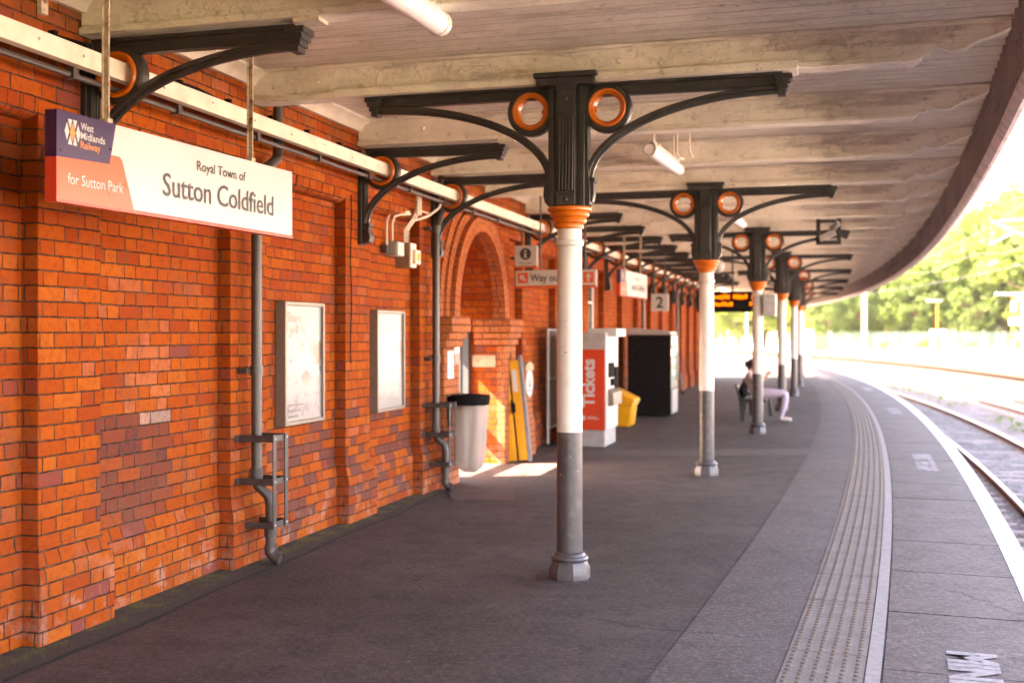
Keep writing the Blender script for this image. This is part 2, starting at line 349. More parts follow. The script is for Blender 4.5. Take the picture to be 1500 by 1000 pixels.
# ------------------------------------------------------------------ mesh builder
class MB:
    def __init__(self):
        self.v = []; self.f = []; self.mi = []; self.uv = {}
        self.cur = 0
    def add(self, vs, fs, uvs=None):
        b = len(self.v)
        self.v += [Vector(p) for p in vs]
        for i, f in enumerate(fs):
            if uvs is not None: self.uv[len(self.f)] = uvs[i]
            self.f.append([b + k for k in f]); self.mi.append(self.cur)
        return self
    def box(self, x0, x1, y0, y1, z0, z1):
        vs = [(x0,y0,z0),(x1,y0,z0),(x1,y1,z0),(x0,y1,z0),(x0,y0,z1),(x1,y0,z1),(x1,y1,z1),(x0,y1,z1)]
        return self.add(vs, [(0,3,2,1),(4,5,6,7),(0,1,5,4),(1,2,6,5),(2,3,7,6),(3,0,4,7)])
    def obox(self, c, ax, ay, az, hx, hy, hz):
        c = Vector(c); ax, ay, az = Vector(ax).normalized()*hx, Vector(ay).normalized()*hy, Vector(az).normalized()*hz
        sg = [(-1,-1,-1),(1,-1,-1),(1,1,-1),(-1,1,-1),(-1,-1,1),(1,-1,1),(1,1,1),(-1,1,1)]
        return self.add([c + ax*a + ay*b + az*d for a, b, d in sg], [(0,3,2,1),(4,5,6,7),(0,1,5,4),(1,2,6,5),(2,3,7,6),(3,0,4,7)])
    def prism(self, prof, a0, a1, axis='y'):
        """extrude a 2-D outline; axis x: (y,z), y: (x,z), z: (x,y)"""
        n = len(prof)
        def P(p, a): return {'x': (a, p[0], p[1]), 'y': (p[0], a, p[1]), 'z': (p[0], p[1], a)}[axis]
        vs = [P(p, a0) for p in prof] + [P(p, a1) for p in prof]
        fs = [tuple(range(n)), tuple(range(2*n-1, n-1, -1))] + [((i+1) % n, i, n+i, n+(i+1) % n) for i in range(n)]
        return self.add(vs, fs)
    def lathe(self, prof, seg=24, c=(0,0,0), axis='z', cap=True, rot=0.0):
        b = []; n = len(prof)
        for i in range(seg):
            a = 2*math.pi*i/seg + rot
            for r, h in prof:
                x, y = r*math.cos(a), r*math.sin(a)
                p = {'z': (x, y, h), 'y': (x, h, y), 'x': (h, x, y)}[axis]
                b.append((c[0]+p[0], c[1]+p[1], c[2]+p[2]))
        fs = []
        for i in range(seg):
            j = (i+1) % seg
            for k in range(n-1):
                fs.append((i*n+k, j*n+k, j*n+k+1, i*n+k+1))
        if cap:
            fs.append(tuple(i*n for i in range(seg))[::-1]); fs.append(tuple(i*n+n-1 for i in range(seg)))
        return self.add(b, fs)
    def tube(self, path, r, seg=8, cap=True):
        path = [Vector(p) for p in path]; n = len(path); vs = []
        rs = r if isinstance(r, (list, tuple)) else [r]*n
        t0 = (path[1]-path[0]).normalized()
        up = Vector((0,0,1)) if abs(t0.z) < 0.9 else Vector((1,0,0))
        a = t0.cross(up).normalized()
        for i, p in enumerate(path):
            t = ((path[min(i+1, n-1)]-p).normalized() + (p-path[max(i-1, 0)]).normalized())
            t = t.normalized() if t.length > 1e-6 else t0
            a = (a - t*a.dot(t)).normalized(); b = t.cross(a)
            for k in range(seg):
                q = 2*math.pi*k/seg
                vs.append(p + (a*math.cos(q) + b*math.sin(q))*rs[i])
        fs = [(i*seg+k, i*seg+(k+1) % seg, (i+1)*seg+(k+1) % seg, (i+1)*seg+k) for i in range(n-1) for k in range(seg)]
        if cap: fs += [tuple(range(seg))[::-1], tuple((n-1)*seg+k for k in range(seg))]
        return self.add(vs, fs)
    def sweep(self, path, prof, side):
        """sweep a closed section prof [(across,up)] along path; 'side' is the constant across direction"""
        path = [Vector(p) for p in path]; n = len(path); m = len(prof); side = Vector(side).normalized(); vs = []
        for i, p in enumerate(path):
            t = (path[min(i+1, n-1)]-path[max(i-1, 0)]).normalized()
            nn = side.cross(t).normalized()
            vs += [p + side*a + nn*b for a, b in prof]
        fs = [(i*m+(k+1) % m, i*m+k, (i+1)*m+k, (i+1)*m+(k+1) % m) for i in range(n-1) for k in range(m)]
        fs += [tuple(range(m)), tuple((n-1)*m+k for k in range(m))[::-1]]
        return self.add(vs, fs)
    def sphere(self, c, r, seg=10, rings=6, sc=(1,1,1)):
        prof = []
        for i in range(rings+1):
            a = -math.pi/2 + math.pi*i/rings
            prof.append((max(1e-4, r*math.cos(a)), r*math.sin(a)))
        b = len(self.v)
        self.lathe(prof, seg, (0,0,0), cap=False)
        for k in range(b, len(self.v)):
            p = self.v[k]; self.v[k] = Vector((p.x*sc[0]+c[0], p.y*sc[1]+c[1], p.z*sc[2]+c[2]))
        return self
    def text(self, s, size, fn, width=None, align='LEFT', res=3, bold=0.0, spacing=1.0):
        """lettering as flat shapes; fn maps (x,y) to a 3-D point"""
        cu = bpy.data.curves.new("lettering", 'FONT')
        cu.body = s; cu.size = size; cu.align_x = 'LEFT'; cu.resolution_u = res; cu.fill_mode = 'FRONT'
        cu.offset = bold; cu.space_character = spacing
        o = bpy.data.objects.new("lettering", cu); COL.objects.link(o)
        bpy.context.view_layer.update()
        me = o.evaluated_get(bpy.context.evaluated_depsgraph_get()).to_mesh()
        vs = [v.co.copy() for v in me.vertices]; fs = [tuple(p.vertices) for p in me.polygons]
        x0 = min(v.x for v in vs); x1 = max(v.x for v in vs)
        k = 1.0 if width is None else width/(x1-x0)
        dx = {'LEFT': 0, 'CENTER': -(x1-x0)/2, 'RIGHT': -(x1-x0)}[align]
        self.add([fn((v.x-x0+dx)*k, v.y) for v in vs], fs)
        bpy.data.objects.remove(o); bpy.data.curves.remove(cu)
        return self
    def build(self, name, mats, parent=None, loc=(0,0,0), rotz=0.0, bevel=0.0, flat=False, angle=35):
        me = bpy.data.meshes.new(name)
        me.from_pydata([tuple(p) for p in self.v], [], self.f)
        if not isinstance(mats, (list, tuple)): mats = [mats]
        for m in mats: me.materials.append(m)
        for p, i in zip(me.polygons, self.mi): p.material_index = i
        ul = me.uv_layers.new(name="UVMap")
        for p in me.polygons:
            if p.index in self.uv:
                for li, q in zip(p.loop_indices, self.uv[p.index]): ul.data[li].uv = q
                continue
            nx, ny, nz = abs(p.normal.x), abs(p.normal.y), abs(p.normal.z)
            for li in p.loop_indices:
                c = me.vertices[me.loops[li].vertex_index].co
                ul.data[li].uv = (c.x, c.y) if nz > 0.85 else ((c.y, c.z) if nx > ny else (c.x, c.z))
        if not flat:
            me.shade_smooth(); me.set_sharp_from_angle(angle=R(angle))
        o = bpy.data.objects.new(name, me)
        COL.objects.link(o)
        o.location = loc; o.rotation_euler = (0, 0, rotz)
        if parent is not None: o.parent = parent
        if bevel:
            b = o.modifiers.new("edge", 'BEVEL'); b.width = bevel; b.segments = 2; b.limit_method = 'ANGLE'; b.angle_limit = R(40)
        return o

def thing(name, label, cat, loc=(0,0,0), rotz=0.0, group=None):
    o = bpy.data.objects.new(name, None); COL.objects.link(o)
    o.empty_display_size = 0.2
    o.location = loc; o.rotation_euler = (0, 0, rotz)
    return tag(o, label, cat, group)
def tag(o, label, cat, group=None):
    o['label'] = label; o['category'] = cat
    if group: o['group'] = group
    return o
def structure(o, kind='structure'):
    o['kind'] = kind; return o
def dup(root, loc, rotz=None, label=None, group=None, scale=None):
    r = root.copy(); COL.objects.link(r); r.location = loc
    if rotz is not None: r.rotation_euler = (0, 0, rotz)
    if scale: r.scale = scale
    if label: r['label'] = label
    if group: r['group'] = group
    for ch in list(root.children):
        c = ch.copy(); COL.objects.link(c); c.parent = r
        for g in ch.children:
            d = g.copy(); COL.objects.link(d); d.parent = c
    return r
def arc(cx, cz, rx, rz, a0, a1, n):
    return [(cx + rx*math.cos(R(a0+(a1-a0)*i/n)), cz + rz*math.sin(R(a0+(a1-a0)*i/n))) for i in range(n+1)]
def ordinal(i):
    return (["first", "second", "third", "fourth", "fifth", "sixth", "seventh", "eighth", "ninth", "tenth", "eleventh", "twelfth", "thirteenth", "fourteenth", "fifteenth", "sixteenth"] + ["seventeenth", "eighteenth", "nineteenth", "twentieth"] + ["twenty " + q for q in ("first", "second", "third", "fourth", "fifth", "sixth", "seventh")])[i]

# ------------------------------------------------------------------ ground, platform, track bed
def strip(offs, y0, y1, step, z, name, m, thick=0.0, uvlen=False):
    """a sheet that follows the platform's curve between two distances from its edge"""
    b = MB(); n = int((y1-y0)/step)
    a, c = offs
    for i in range(n):
        ya, yb = y0+i*(y1-y0)/n, y0+(i+1)*(y1-y0)/n
        q = [pt(ya, c, z), pt(ya, a, z), pt(yb, a, z), pt(yb, c, z)]
        b.add(q, [(0,1,2,3)])
        if thick:
            for (i0, i1) in ((1,2), (3,0)):
                p, r = q[i0], q[i1]
                b.add([p - Vector((0,0,thick)), r - Vector((0,0,thick)), r, p], [(0,1,2,3)])
    return structure(b.build(name, m))

g = MB(); g.add([(-600,-200,-1.25),(900,-200,-1.25),(900,900,-1.25),(-600,900,-1.25)], [(0,1,2,3)])
gt = NT("grass_ground"); gc = gt.coord()
gt.set(col=gt.mix(gt.smooth(gt.noise(gc, 0.6, 6, 0.7), 0.35, 0.65), (0.06, 0.085, 0.025), (0.13, 0.14, 0.05)), rough=0.9)
structure(g.build("ground", gt.m))

# ballast: real stones in the look, brown by the rails, blue-grey in the middle
bt = NT("ballast_stones"); bc = bt.coord()
vo = bt.node("ShaderNodeTexVoronoi"); bt.put(vo.inputs["Vector"], bc); vo.inputs["Scale"].default_value = 17
vs_ = bt.sep(vo.outputs["Color"])[0]
bcol = bt.ramp(vs_, [(0, (0.045, 0.042, 0.042)), (0.4, (0.105, 0.10, 0.10)), (0.7, (0.16, 0.152, 0.155)), (1, (0.24, 0.23, 0.225))])
bcol = bt.mix(bt.math('MULTIPLY', bt.smooth(bt.noise(bc, 0.7, 6, 0.65), 0.42, 0.62), 0.7), bcol, (0.055, 0.038, 0.028))
bcol = bt.mix(bt.smooth(vo.outputs["Distance"], 0.5, 0.85), bcol, (0.04, 0.033, 0.03))
bt.set(col=bcol, rough=0.85)
bt.bump(bt.math('SUBTRACT', 1.0, vo.outputs["Distance"]), 0.05, 1.0)
bed = MB()
rows = [(-0.02, -1.12), (-0.55, -1.10), (-0.9, -1.04), (-1.7, -1.035), (-2.6, -1.04), (-3.2, -1.10), (-4.3, -1.10), (-4.8, -1.05), (-6.4, -1.05), (-6.9, -1.10), (-7.32, -1.12)]
N_ = 180
for i in range(N_+1):
    y = -6 + i*(150/N_)
    for o_, z_ in rows: bed.v.append(pt(y, o_, z_ + random.uniform(-0.015, 0.015)))
K = len(rows)
for i in range(N_):
    for k in range(K-1):
        bed.f.append([i*K+k, i*K+k+1, (i+1)*K+k+1, (i+1)*K+k]); bed.mi.append(0)
structure(bed.build("track_bed", bt.m))

# the platform: one body with a brick face to the track, then its surfaces
pb = MB()
ys = [-34 + i*1.0 for i in range(157)]
for a, c in zip(ys[:-1], ys[1:]):
    pb.cur = 0
    pb.add([pt(a, 34, 0), pt(a, 0.02, 0), pt(c, 0.02, 0), pt(c, 34, 0)], [(0,1,2,3)])
    pb.cur = 1
    pb.add([pt(a, 0.06, -1.3), pt(c, 0.06, -1.3), pt(c, 0.06, -0.07), pt(a, 0.06, -0.07)], [(3,2,1,0)], [[(a, -0.07), (c, -0.07), (c, -1.3), (a, -1.3)][0:4]])
structure(pb.build("platform", [M['asphalt'], M['brick_plain']]))
strip((1.405, 1.98), -4, 70, 0.5, 0.004, "walkway_band", M['asphalt2'])
strip((0.935, 1.005), -4, 75, 0.5, 0.009, "kerb_strip", M['kerb'])
# concrete band that crosses the platform
cb = MB(); cb.add([W(9.55, 0.3, 0.003), (4.2, 15.45, 0.003), (4.55, 16.3, 0.003), W(10.45, 0.3, 0.003)], [(0,1,2,3)])
structure(cb.build("paving_strip", M['asphalt2']))
pv = MB(); pv.add([(-0.58, 11.25, 0.0035), (0.02, 11.2, 0.0035), (0.02, 12.0, 0.0035), (-0.70, 12.05, 0.0035)], [(0,1,2,3)])
structure(pv.build("paving_slab", M['slab']))
# slabs along the edge, each with its own slight tone step and open joints
sl = MB(); y = 6.43 - 1.165*9; k = 0
yy = []
while y < 74:
    yy.append(y); y += 1.165
for a, c in zip(yy[:-1], yy[1:]):
    sl.cur = random.choice((0, 0, 1))
    a2, c2 = a+0.008, c-0.008
    dz = random.uniform(0, 0.004)
    q = [pt(a2, 0.925, 0.007+dz), pt(a2, -0.015, 0.007+dz), pt((a2+c2)/2, -0.015, 0.007+dz), pt(c2, -0.015, 0.007+dz), pt(c2, 0.925, 0.007+dz), pt((a2+c2)/2, 0.925, 0.007+dz)]
    lo = [p - Vector((0,0,0.075)) for p in q]
    sl.add(q + lo, [(0,1,2,3,4,5)] + [(i, i+6, (i+1) % 6+6, (i+1) % 6) for i in range(6)])
M['slab2'] = asphalt_mat("edge_slabs_worn", (0.055, 0.039, 0.035), (0.074, 0.054, 0.049), 0.35)
structure(sl.build("edge_paving", [M['slab'], M['slab2']]))
# white line, one painted length per slab
wl = MB()
for a, c in zip(yy[:-1], yy[1:]):
    a2, c2 = a+0.012, c-0.012
    n = 4
    for i in range(n):
        ya, yb = a2+(c2-a2)*i/n, a2+(c2-a2)*(i+1)/n
        wl.add([pt(ya, 0.148, 0.0125), pt(ya, -0.008, 0.0125), pt(yb, -0.008, 0.0125), pt(yb, 0.148, 0.0125)], [(0,1,2,3)])
structure(wl.build("platform_edge_line", M['road_white']))
# tactile paving: 400 mm tiles with six rows of studs
tb = MB(); y = 3.2
while y < 62:
    dy = 0.4*math.cos(math.atan(dE(y)))
    tb.cur = 0
    dz = random.uniform(0, 0.003)
    q = [pt(y+0.003, 1.40, 0.006+dz), pt(y+0.003, 1.012, 0.006+dz), pt(y+dy-0.003, 1.012, 0.006+dz), pt(y+dy-0.003, 1.40, 0.006+dz)]
    lo = [p - Vector((0,0,0.02)) for p in q]
    tb.add(q+lo, [(0,1,2,3)] + [(i, i+4, (i+1) % 4+4, (i+1) % 4) for i in range(4)])
    if y < 40:
        tb.cur = 1
        seg = 8 if y < 12 else 6
        for r_ in range(6):
            for c_ in range(6):
                p = pt(y+dy*(c_+0.5)/6, 1.012+0.388*(r_+0.5)/6, 0.006+dz)
                tb.lathe([(0.0155, 0.0), (0.0125, 0.0042), (0.007, 0.0056)], seg, p, cap=True)
    y += dy
structure(tb.build("tactile_paving", [M['tactile'], M['dome']]))
# worn MIND THE GAP lettering, read by someone facing the track
def gap_text(y0, name):
    b = MB()
    m = dE(y0); L = math.sqrt(1+m*m)
    tdir = Vector((-m/L, -1/L, 0)); updir = Vector((1/L, -m/L, 0))
    base = pt(y0-0.21, 0.61, 0.0135)
    b.text("MIND THE GAP", 0.30, lambda x, y_: base + tdir*x + updir*y_, width=1.95, bold=0.018, res=2)
    structure(b.build(name, M['worn_white']))
for i, y0 in enumerate((5.88, 15.5, 25.0, 34.5)): gap_text(y0, "gap_marking")

# moss gutter at the foot of the wall
mt = NT("moss_gutter"); mc = mt.coord()
mm = mt.smooth(mt.noise(mc, 5.0, 6, 0.7), 0.45, 0.62)
mx_ = mt.sep(mc); nn_ = mt.math('ADD', mt.math('SUBTRACT', mt.math('MULTIPLY', mx_[0], NV.x), mt.math('MULTIPLY', mx_[1], -NV.y)), -P0.dot(NV))
mm = mt.math('MULTIPLY', mm, mt.smooth(mt.math('ADD', nn_, mt.math('MULTIPLY', mt.noise(mc, 7, 4), 0.12)), 0.20, 0.09))
mcol = mt.mix(mm, (0.036, 0.024, 0.019), (0.080, 0.085, 0.010))
mcol = mt.mix(mt.smooth(mt.noise(mc, 40, 3), 0.62, 0.72), mcol, (0.20, 0.12, 0.08))
mt.set(col=mcol, rough=0.9); mt.bump(mt.noise(mc, 55, 5, 0.7), 0.02, 1.0)
gu = MB()
for i in range(60):
    s0, s1 = -5+i*0.2, -5+(i+1)*0.2
    w0, w1 = 0.235+0.02*math.sin(s0*3.1), 0.235+0.02*math.sin(s1*3.1)
    if s0 > 6.2: break
    f = lambda s: 0.205 + 0.018*math.sin(s*3.1) - 0.010*s
    gu.add([W(s0, -0.2, 0.006), W(s0, f(s0), 0.004), W(s1, f(s1), 0.004), W(s1, -0.2, 0.006)], [(0,1,2,3)])
structure(gu.build("gutter_channel", mt.m))
gk = MB()
for i in range(110):
    s0, s1 = -5+i*0.1, -5+(i+1)*0.1
    f = lambda s: 0.215 + 0.018*math.sin(s*3.1) - 0.010*s + 0.004*math.sin(s*17)
    gk.add([W(s0, f(s0), 0.003), W(s0, f(s0)+0.026, 0.003), W(s1, f(s1)+0.026, 0.003), W(s1, f(s1), 0.003)], [(0,1,2,3)])
structure(gk.build("gutter_joint", paint("gutter_dark", (0.022, 0.018, 0.017), 0.9, 0.3, 20, 0.004)))

# opposite platform
ob = MB()
ys = [0 + i*2.0 for i in range(80)]
for a, c in zip(ys[:-1], ys[1:]):
    ob.cur = 0
    ob.add([pt(a, -7.3, 0), pt(a, -60, 0), pt(c, -60, 0), pt(c, -7.3, 0)], [(0,1,2,3)])
    ob.cur = 2
    ob.add([pt(a, -7.10, -0.16), pt(c, -7.10, -0.16), pt(c, -7.10, 0.006), pt(a, -7.10, 0.006), pt(a, -7.45, 0.006), pt(c, -7.45, 0.006)], [(0,1,2,3), (3,2,5,4)])
    ob.cur = 1
    ob.add([pt(a, -7.3, -1.25), pt(c, -7.3, -1.25), pt(c, -7.3, -0.09), pt(a, -7.3, -0.09)], [(0,1,2,3)])
M['brick_face'] = brick_mat("brick_face_pale", tone=1.0)
M['face'] = paint("limed_face", (0.060, 0.034, 0.026), 0.85, 0.3, 1.5, 0.004, dirt=(0.028, 0.016, 0.012), dirt_amt=0.6)
structure(ob.build("opposite_platform", [M['concrete'], M['face'], paint('coping_brown', (0.07, 0.035, 0.02), 0.85, 0.3, 2, 0.003)]))
# ------------------------------------------------------------------ station building (local frame: x = out of the wall, y = along it)
bld = thing("station_building", "long orange red brick station building with pilasters, arched passage and string course", "building", P0, WROT)
TOP = 4.7; END = 38.0
ARC_S, ARC_R, ARC_H, SPR = 7.78, 0.93, 1.03, 1.83
OP0, OP1 = ARC_S-ARC_R, ARC_S+ARC_R
b = MB()
b.box(-1.25, -0.16, -40, 6.33, -0.1, TOP)
b.box(-1.25, -0.16, 9.3, END, -0.1, TOP)
b.box(-1.25, -0.058, 6.33, OP0, -0.1, TOP)
b.box(-1.25, -0.058, OP1, 9.3, -0.1, TOP)
ap = arc(ARC_S, SPR, ARC_R, ARC_H, 180, 0, 28)
ap = [(OP0, SPR)] + ap[1:-1] + [(OP1, SPR)]
for (s0, z0), (s1, z1) in zip(ap[:-1], ap[1:]):
    b.add([(-0.058, s0, z0), (-0.058, s1, z1), (-0.058, s1, TOP), (-0.058, s0, TOP)], [(0,1,2,3)])
    b.add([(-1.25, s0, z0), (-1.25, s1, z1), (-1.25, s1, TOP), (-1.25, s0, TOP)], [(3,2,1,0)])
    b.add([(-0.058, s0, z0), (-0.058, s1, z1), (-1.25, s1, z1), (-1.25, s0, z0)], [(3,2,1,0)])
# back wall added above a square opening, to darken the passage and trim its sun
b.box(-1.25, -1.05, OP0, OP1, 2.02, 3.0)
b.box(-1.20, -1.10, OP0, OP1, 1.22, 1.36)  # bar added across the opening to cast a dark stripe through the sun patch
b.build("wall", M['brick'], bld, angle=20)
# unseen upper walls and ridge, added to shade the tracks, open at the passage
for s0, s1 in ((-40, 5.6), (10.4, END)):
    p = MB(); p.box(-1.2, -0.45, s0, s1, TOP-0.1, 11.4); p.build("shade_wall", M['brick'], bld)
    p = MB(); p.prism([(0.0, 11.2), (0.0, 11.3), (-0.8, 12.6), (-1.7, 11.3), (-1.7, 11.2)], s0-0.2, s1+0.2, 'y'); p.build("roof", M['pipe'], bld)  # unseen ridge, part of the added shading block
pil_s = [-5.92, -3.95, -1.98, 0.0, 2.02, 4.0, 5.87] + [9.95+1.97*k for k in range(14)]
for s in pil_s:
    wd = 0.54 if s != 5.87 else 0.44
    p = MB()
    p.box(-0.25, -0.055, s, s+wd, 0.4, 2.895)
    o = 0.055
    lo = [(-0.3, s-o, -0.05), (0, s-o, -0.05), (0, s+wd+o, -0.05), (-0.3, s+wd+o, -0.05)]
    mi = [(-0.3, s-o, 0.38), (0, s-o, 0.38), (0, s+wd+o, 0.38), (-0.3, s+wd+o, 0.38)]
    m2 = [(-0.3, s-o*0.55, 0.43), (-0.025, s-o*0.55, 0.43), (-0.025, s+wd+o*0.55, 0.43), (-0.3, s+wd+o*0.55, 0.43)]
    hi = [(-0.3, s-0.003, 0.515), (-0.052, s-0.003, 0.515), (-0.052, s+wd+0.003, 0.515), (-0.3, s+wd+0.003, 0.515)]
    vs = lo+mi+m2+hi
    fs = []
    for a in (0, 4, 8):
        for i in range(4): fs.append((a+i, a+(i+1) % 4, a+4+(i+1) % 4, a+4+i))
    fs.append((12, 13, 14, 15))
    p.add(vs, fs)
    p.build("pilaster", M['brick'], bld, bevel=0.006)
def bay(s0, s1, pl=True):
    p = MB()
    p.prism([(-0.3, -0.05), (-0.11, -0.05), (-0.11, 0.375), (-0.128, 0.43), (-0.157, 0.52), (-0.3, 0.52)], s0, s1, 'y')
    p.build("plinth", M['brick'], bld)
    # bullnosed string course, brick by brick
    p = MB(); n = max(2, int((s1-s0)/0.118)); d = (s1-s0)/n
    for i in range(n):
        a, c = s0+i*d+0.004, s0+(i+1)*d-0.004
        prof = [(-0.2, 2.78)] + [(-0.155+0.10*math.sin(R(t)), 2.835-0.055*math.cos(R(t))) for t in range(0, 100, 15)] + [(-0.05, 2.893), (-0.2, 2.893)]
        j = random.uniform(-0.004, 0.004)
        p.prism([(x+j, z) for x, z in prof], a, c, 'y')
    p.build("string_course", M['brick_plain'], bld)
edges = sorted(pil_s)
for a, c in zip(edges[:-1], edges[1:]):
    if a == 5.87: continue
    bay(a+0.54, c)
fz = MB()
fz.box(-0.25, -0.055, -40, 6.33, 2.895, TOP-0.01); fz.box(-0.25, -0.055, 9.3, END-0.01, 2.895, TOP-0.01)
fz.build("frieze", M['brick'], bld)
# arch: a proud ring of voussoirs and a flatter outer ring
def ring(r0, r1, n0, n1, name):
    k = ARC_H/ARC_R
    p = MB(); N = 40
    def q(r, t, n): return (n, ARC_S+r*math.cos(t), SPR+(r-ARC_R+ARC_H)*math.sin(t))
    for i in range(N):
        t0, t1 = math.pi-math.pi*i/N, math.pi-math.pi*(i+1)/N
        u0, u1 = r1*math.pi*i/N, r1*math.pi*(i+1)/N
        p.add([q(r0,t0,n1), q(r0,t1,n1), q(r1,t1,n1), q(r1,t0,n1)], [(0,1,2,3)], [[(0.002,u0),(0.002,u1),(r1-r0,u1),(r1-r0,u0)]])
        p.add([q(r1,t0,n1), q(r1,t1,n1), q(r1,t1,n0), q(r1,t0,n0)], [(0,1,2,3)], [[(0.002,u0),(0.002,u1),(n1-n0,u1),(n1-n0,u0)]])
        p.add([q(r0,t0,n1), q(r0,t1,n1), q(r0,t1,n0), q(r0,t0,n0)], [(3,2,1,0)], [[(n1-n0,u0),(n1-n0,u1),(0.002,u1),(0.002,u0)]])
    return p.build(name, M['brick_arch'], bld, angle=25)
ring(0.925, 1.10, -0.10, 0.055, "arch_ring")
ring(1.10, 1.225, -0.10, -0.005, "arch_ring")
ring(1.225, 1.35, -0.10, -0.035, "arch_ring")
for (s0, s1, sgn) in ((6.335, OP0, 1), (OP1, 9.22, -1)):
    p = MB()
    p.box(-0.3, 0.05, s0, s1-0.001 if sgn > 0 else s1, -0.05, 1.50) if sgn > 0 else p.box(-0.3, 0.05, s0+0.001, s1, -0.05, 1.50)
    p.build("pier", M['brick_pale'], bld, bevel=0.008)
    p = MB()
    for k, (z0, z1) in enumerate(((1.50, 1.585), (1.585, 1.665), (1.665, 1.75), (1.75, 1.83))):
        e = 0.035*(k+1) if k < 3 else 0.10
        a, c = (s0-0.02, s1+e) if sgn > 0 else (s0-e, s1+0.02)
        p.box(-0.35, 0.05+e, a, c, z0, z1)
    p.build("impost", M['brick_pale'], bld, bevel=0.012)
# low buttress with a rounded stone cap, beside the passage
p = MB()
prof = [(9.40, -0.05), (10.05, -0.05), (9.98, 0.45), (9.86, 0.62), (9.86, 1.15), (9.46, 1.15), (9.46, 0.62)]
p.prism(prof, -0.2, 0.11, 'x')
p.cur = 1
p.prism([(9.44, 1.15)] + [(9.66-0.23*math.cos(R(t)), 1.15+0.12*math.sin(R(t))) for t in range(0, 181, 20)] + [(9.88, 1.15)], -0.2, 0.13, 'x')
p.build("buttress", [M['brick_pale'], M['stone']], bld, bevel=0.008)
# passage: stone block, course, and a blue-grey door on the far side of the passage
p = MB(); p.box(-0.385, -0.075, OP1-0.012, OP1+0.05, 1.22, 1.37); p.build("stone_block", M['stone'], bld, bevel=0.004)
p = MB()
for i in range(4): p.box(-0.38-0.23*i+0.006, -0.15-0.23*i, OP1-0.03, OP1+0.05, 1.755, 1.83)
p.build("passage_course", M['brick_plain'], bld, bevel=0.006)
p = MB(); p.box(-1.18, -0.42, OP1-0.05, OP1+0.02, 0.0, 1.74)
for z0, z1 in ((0.15, 0.75), (0.9, 1.6)):
    p.box(-1.10, -0.80, OP1-0.062, OP1-0.04, z0, z1); p.box(-0.74, -0.52, OP1-0.062, OP1-0.04, z0, z1)
dr = p.build("door", M['door'], bld, bevel=0.004)
p = MB(); p.tube([(-1.13, OP1-0.05, 0.95), (-1.13, OP1-0.10, 0.95), (-1.03, OP1-0.10, 0.95)], 0.011); p.build("handle", M['alu'], dr)
# sash window behind the ticket machine
p = MB(); p.box(-0.17, -0.10, 14.0, 15.25, 1.62, 1.70); p.box(-0.165, -0.12, 14.05, 14.12, 1.70, 2.74); p.box(-0.165, -0.12, 15.13, 15.2, 1.70, 2.74)
p.box(-0.165, -0.12, 14.12, 15.13, 2.68, 2.74); p.box(-0.165, -0.13, 14.6, 14.64, 1.70, 2.68); p.box(-0.165, -0.13, 14.12, 15.13, 2.18, 2.22)
wf = p.build("window", M['shaft_white'], bld, bevel=0.004)
gt_ = NT("dark_glass"); gt_.set(col=(0.03, 0.035, 0.04), rough=gt_.math('ADD', 0.05, gt_.math('MULTIPLY', gt_.noise(gt_.coord(), 3), 0.06)))
p = MB(); p.box(-0.162, -0.15, 14.1, 15.15, 1.70, 2.70); p.build("pane", gt_.m, wf)
# cornice moulding under the canopy boards
p = MB()
p.prism([(-0.06, 3.44), (-0.02, 3.44), (0.0, 3.47), (0.02, 3.50), (0.07, 3.525), (0.07, 3.545), (-0.06, 3.545)], -40, END-0.02, 'y')
p.build("cornice", M['trunking'], bld)
p = MB(); p.box(-1.3, -0.0, -40.05, END+0.05, TOP-0.02, TOP+0.1); p.build("coping", M['stone'], bld)

# ------------------------------------------------------------------ canopy
SL = 0.004
Z0 = 3.315
def zb(d): return Z0 + SL*d          # underside of the joists, d = distance from the wall
JH = 0.235
can = thing("platform_canopy", "cream boarded timber canopy over the curved platform with joists and hanging valance", "canopy", (0, 0, 0))
def wallX(Y): return P0.x + 0.277*(Y-P0.y)
cm_ = MB(); rf = MB()
N_ = 170
def dist(p): return (p - P0).dot(NV)
rowv = []
CANS, CANE = -38.0, 62.0
for i in range(N_+1):
    s = CANS + i*(CANE-CANS)/N_
    a = W(s, -0.06)
    # where the line out of the wall meets the platform edge
    lo, hi = 0.1, 20.0
    for _ in range(40):
        mid = (lo+hi)/2; p = a + NV*mid
        if p.x < E(p.y)-0.20: lo = mid
        else: hi = mid
    rowv.append((s, lo))
for (s0, l0), (s1, l1) in zip(rowv[:-1], rowv[1:]):
    a0, a1 = W(s0, -0.06), W(s1, -0.06); e0, e1 = W(s0, -0.06)+NV*l0, W(s1, -0.06)+NV*l1
    q = [a0+Vector((0,0,zb(0)+JH)), e0+Vector((0,0,zb(l0)+JH)), e1+Vector((0,0,zb(l1)+JH)), a1+Vector((0,0,zb(0)+JH))]
    cm_.add(q, [(3,2,1,0)], [[(0,s1),(l1,s1),(l0,s0),(0,s0)]])
    u = Vector((0,0,0.16)); o_ = NV*0.12
    rf.add([q[0]+u, q[1]+u+o_, q[2]+u+o_, q[3]+u], [(0,1,2,3)])
cm_.build("ceiling_boards", M['ceiling'], can)
rf.build("roof", M['concrete'], can)
def joist_line(Yc):
    wy = Yc + 0.66
    for _ in range(6): wy = Yc + 0.272*(CX(Yc)-wallX(wy)) if True else wy
    a = Vector((wallX(wy), wy, 0)) - NV*0.05*0
    d = (Vector((CX(Yc), Yc, 0)) - a).normalized()
    lo, hi = 0.5, 20.0
    for _ in range(40):
        mid = (lo+hi)/2; p = a+d*mid
        if p.x < E(p.y)-0.20: lo = mid
        else: hi = mid
    return a, d, lo
JY = [7.7 + 5.55/3*j for j in range(-18, 25)]
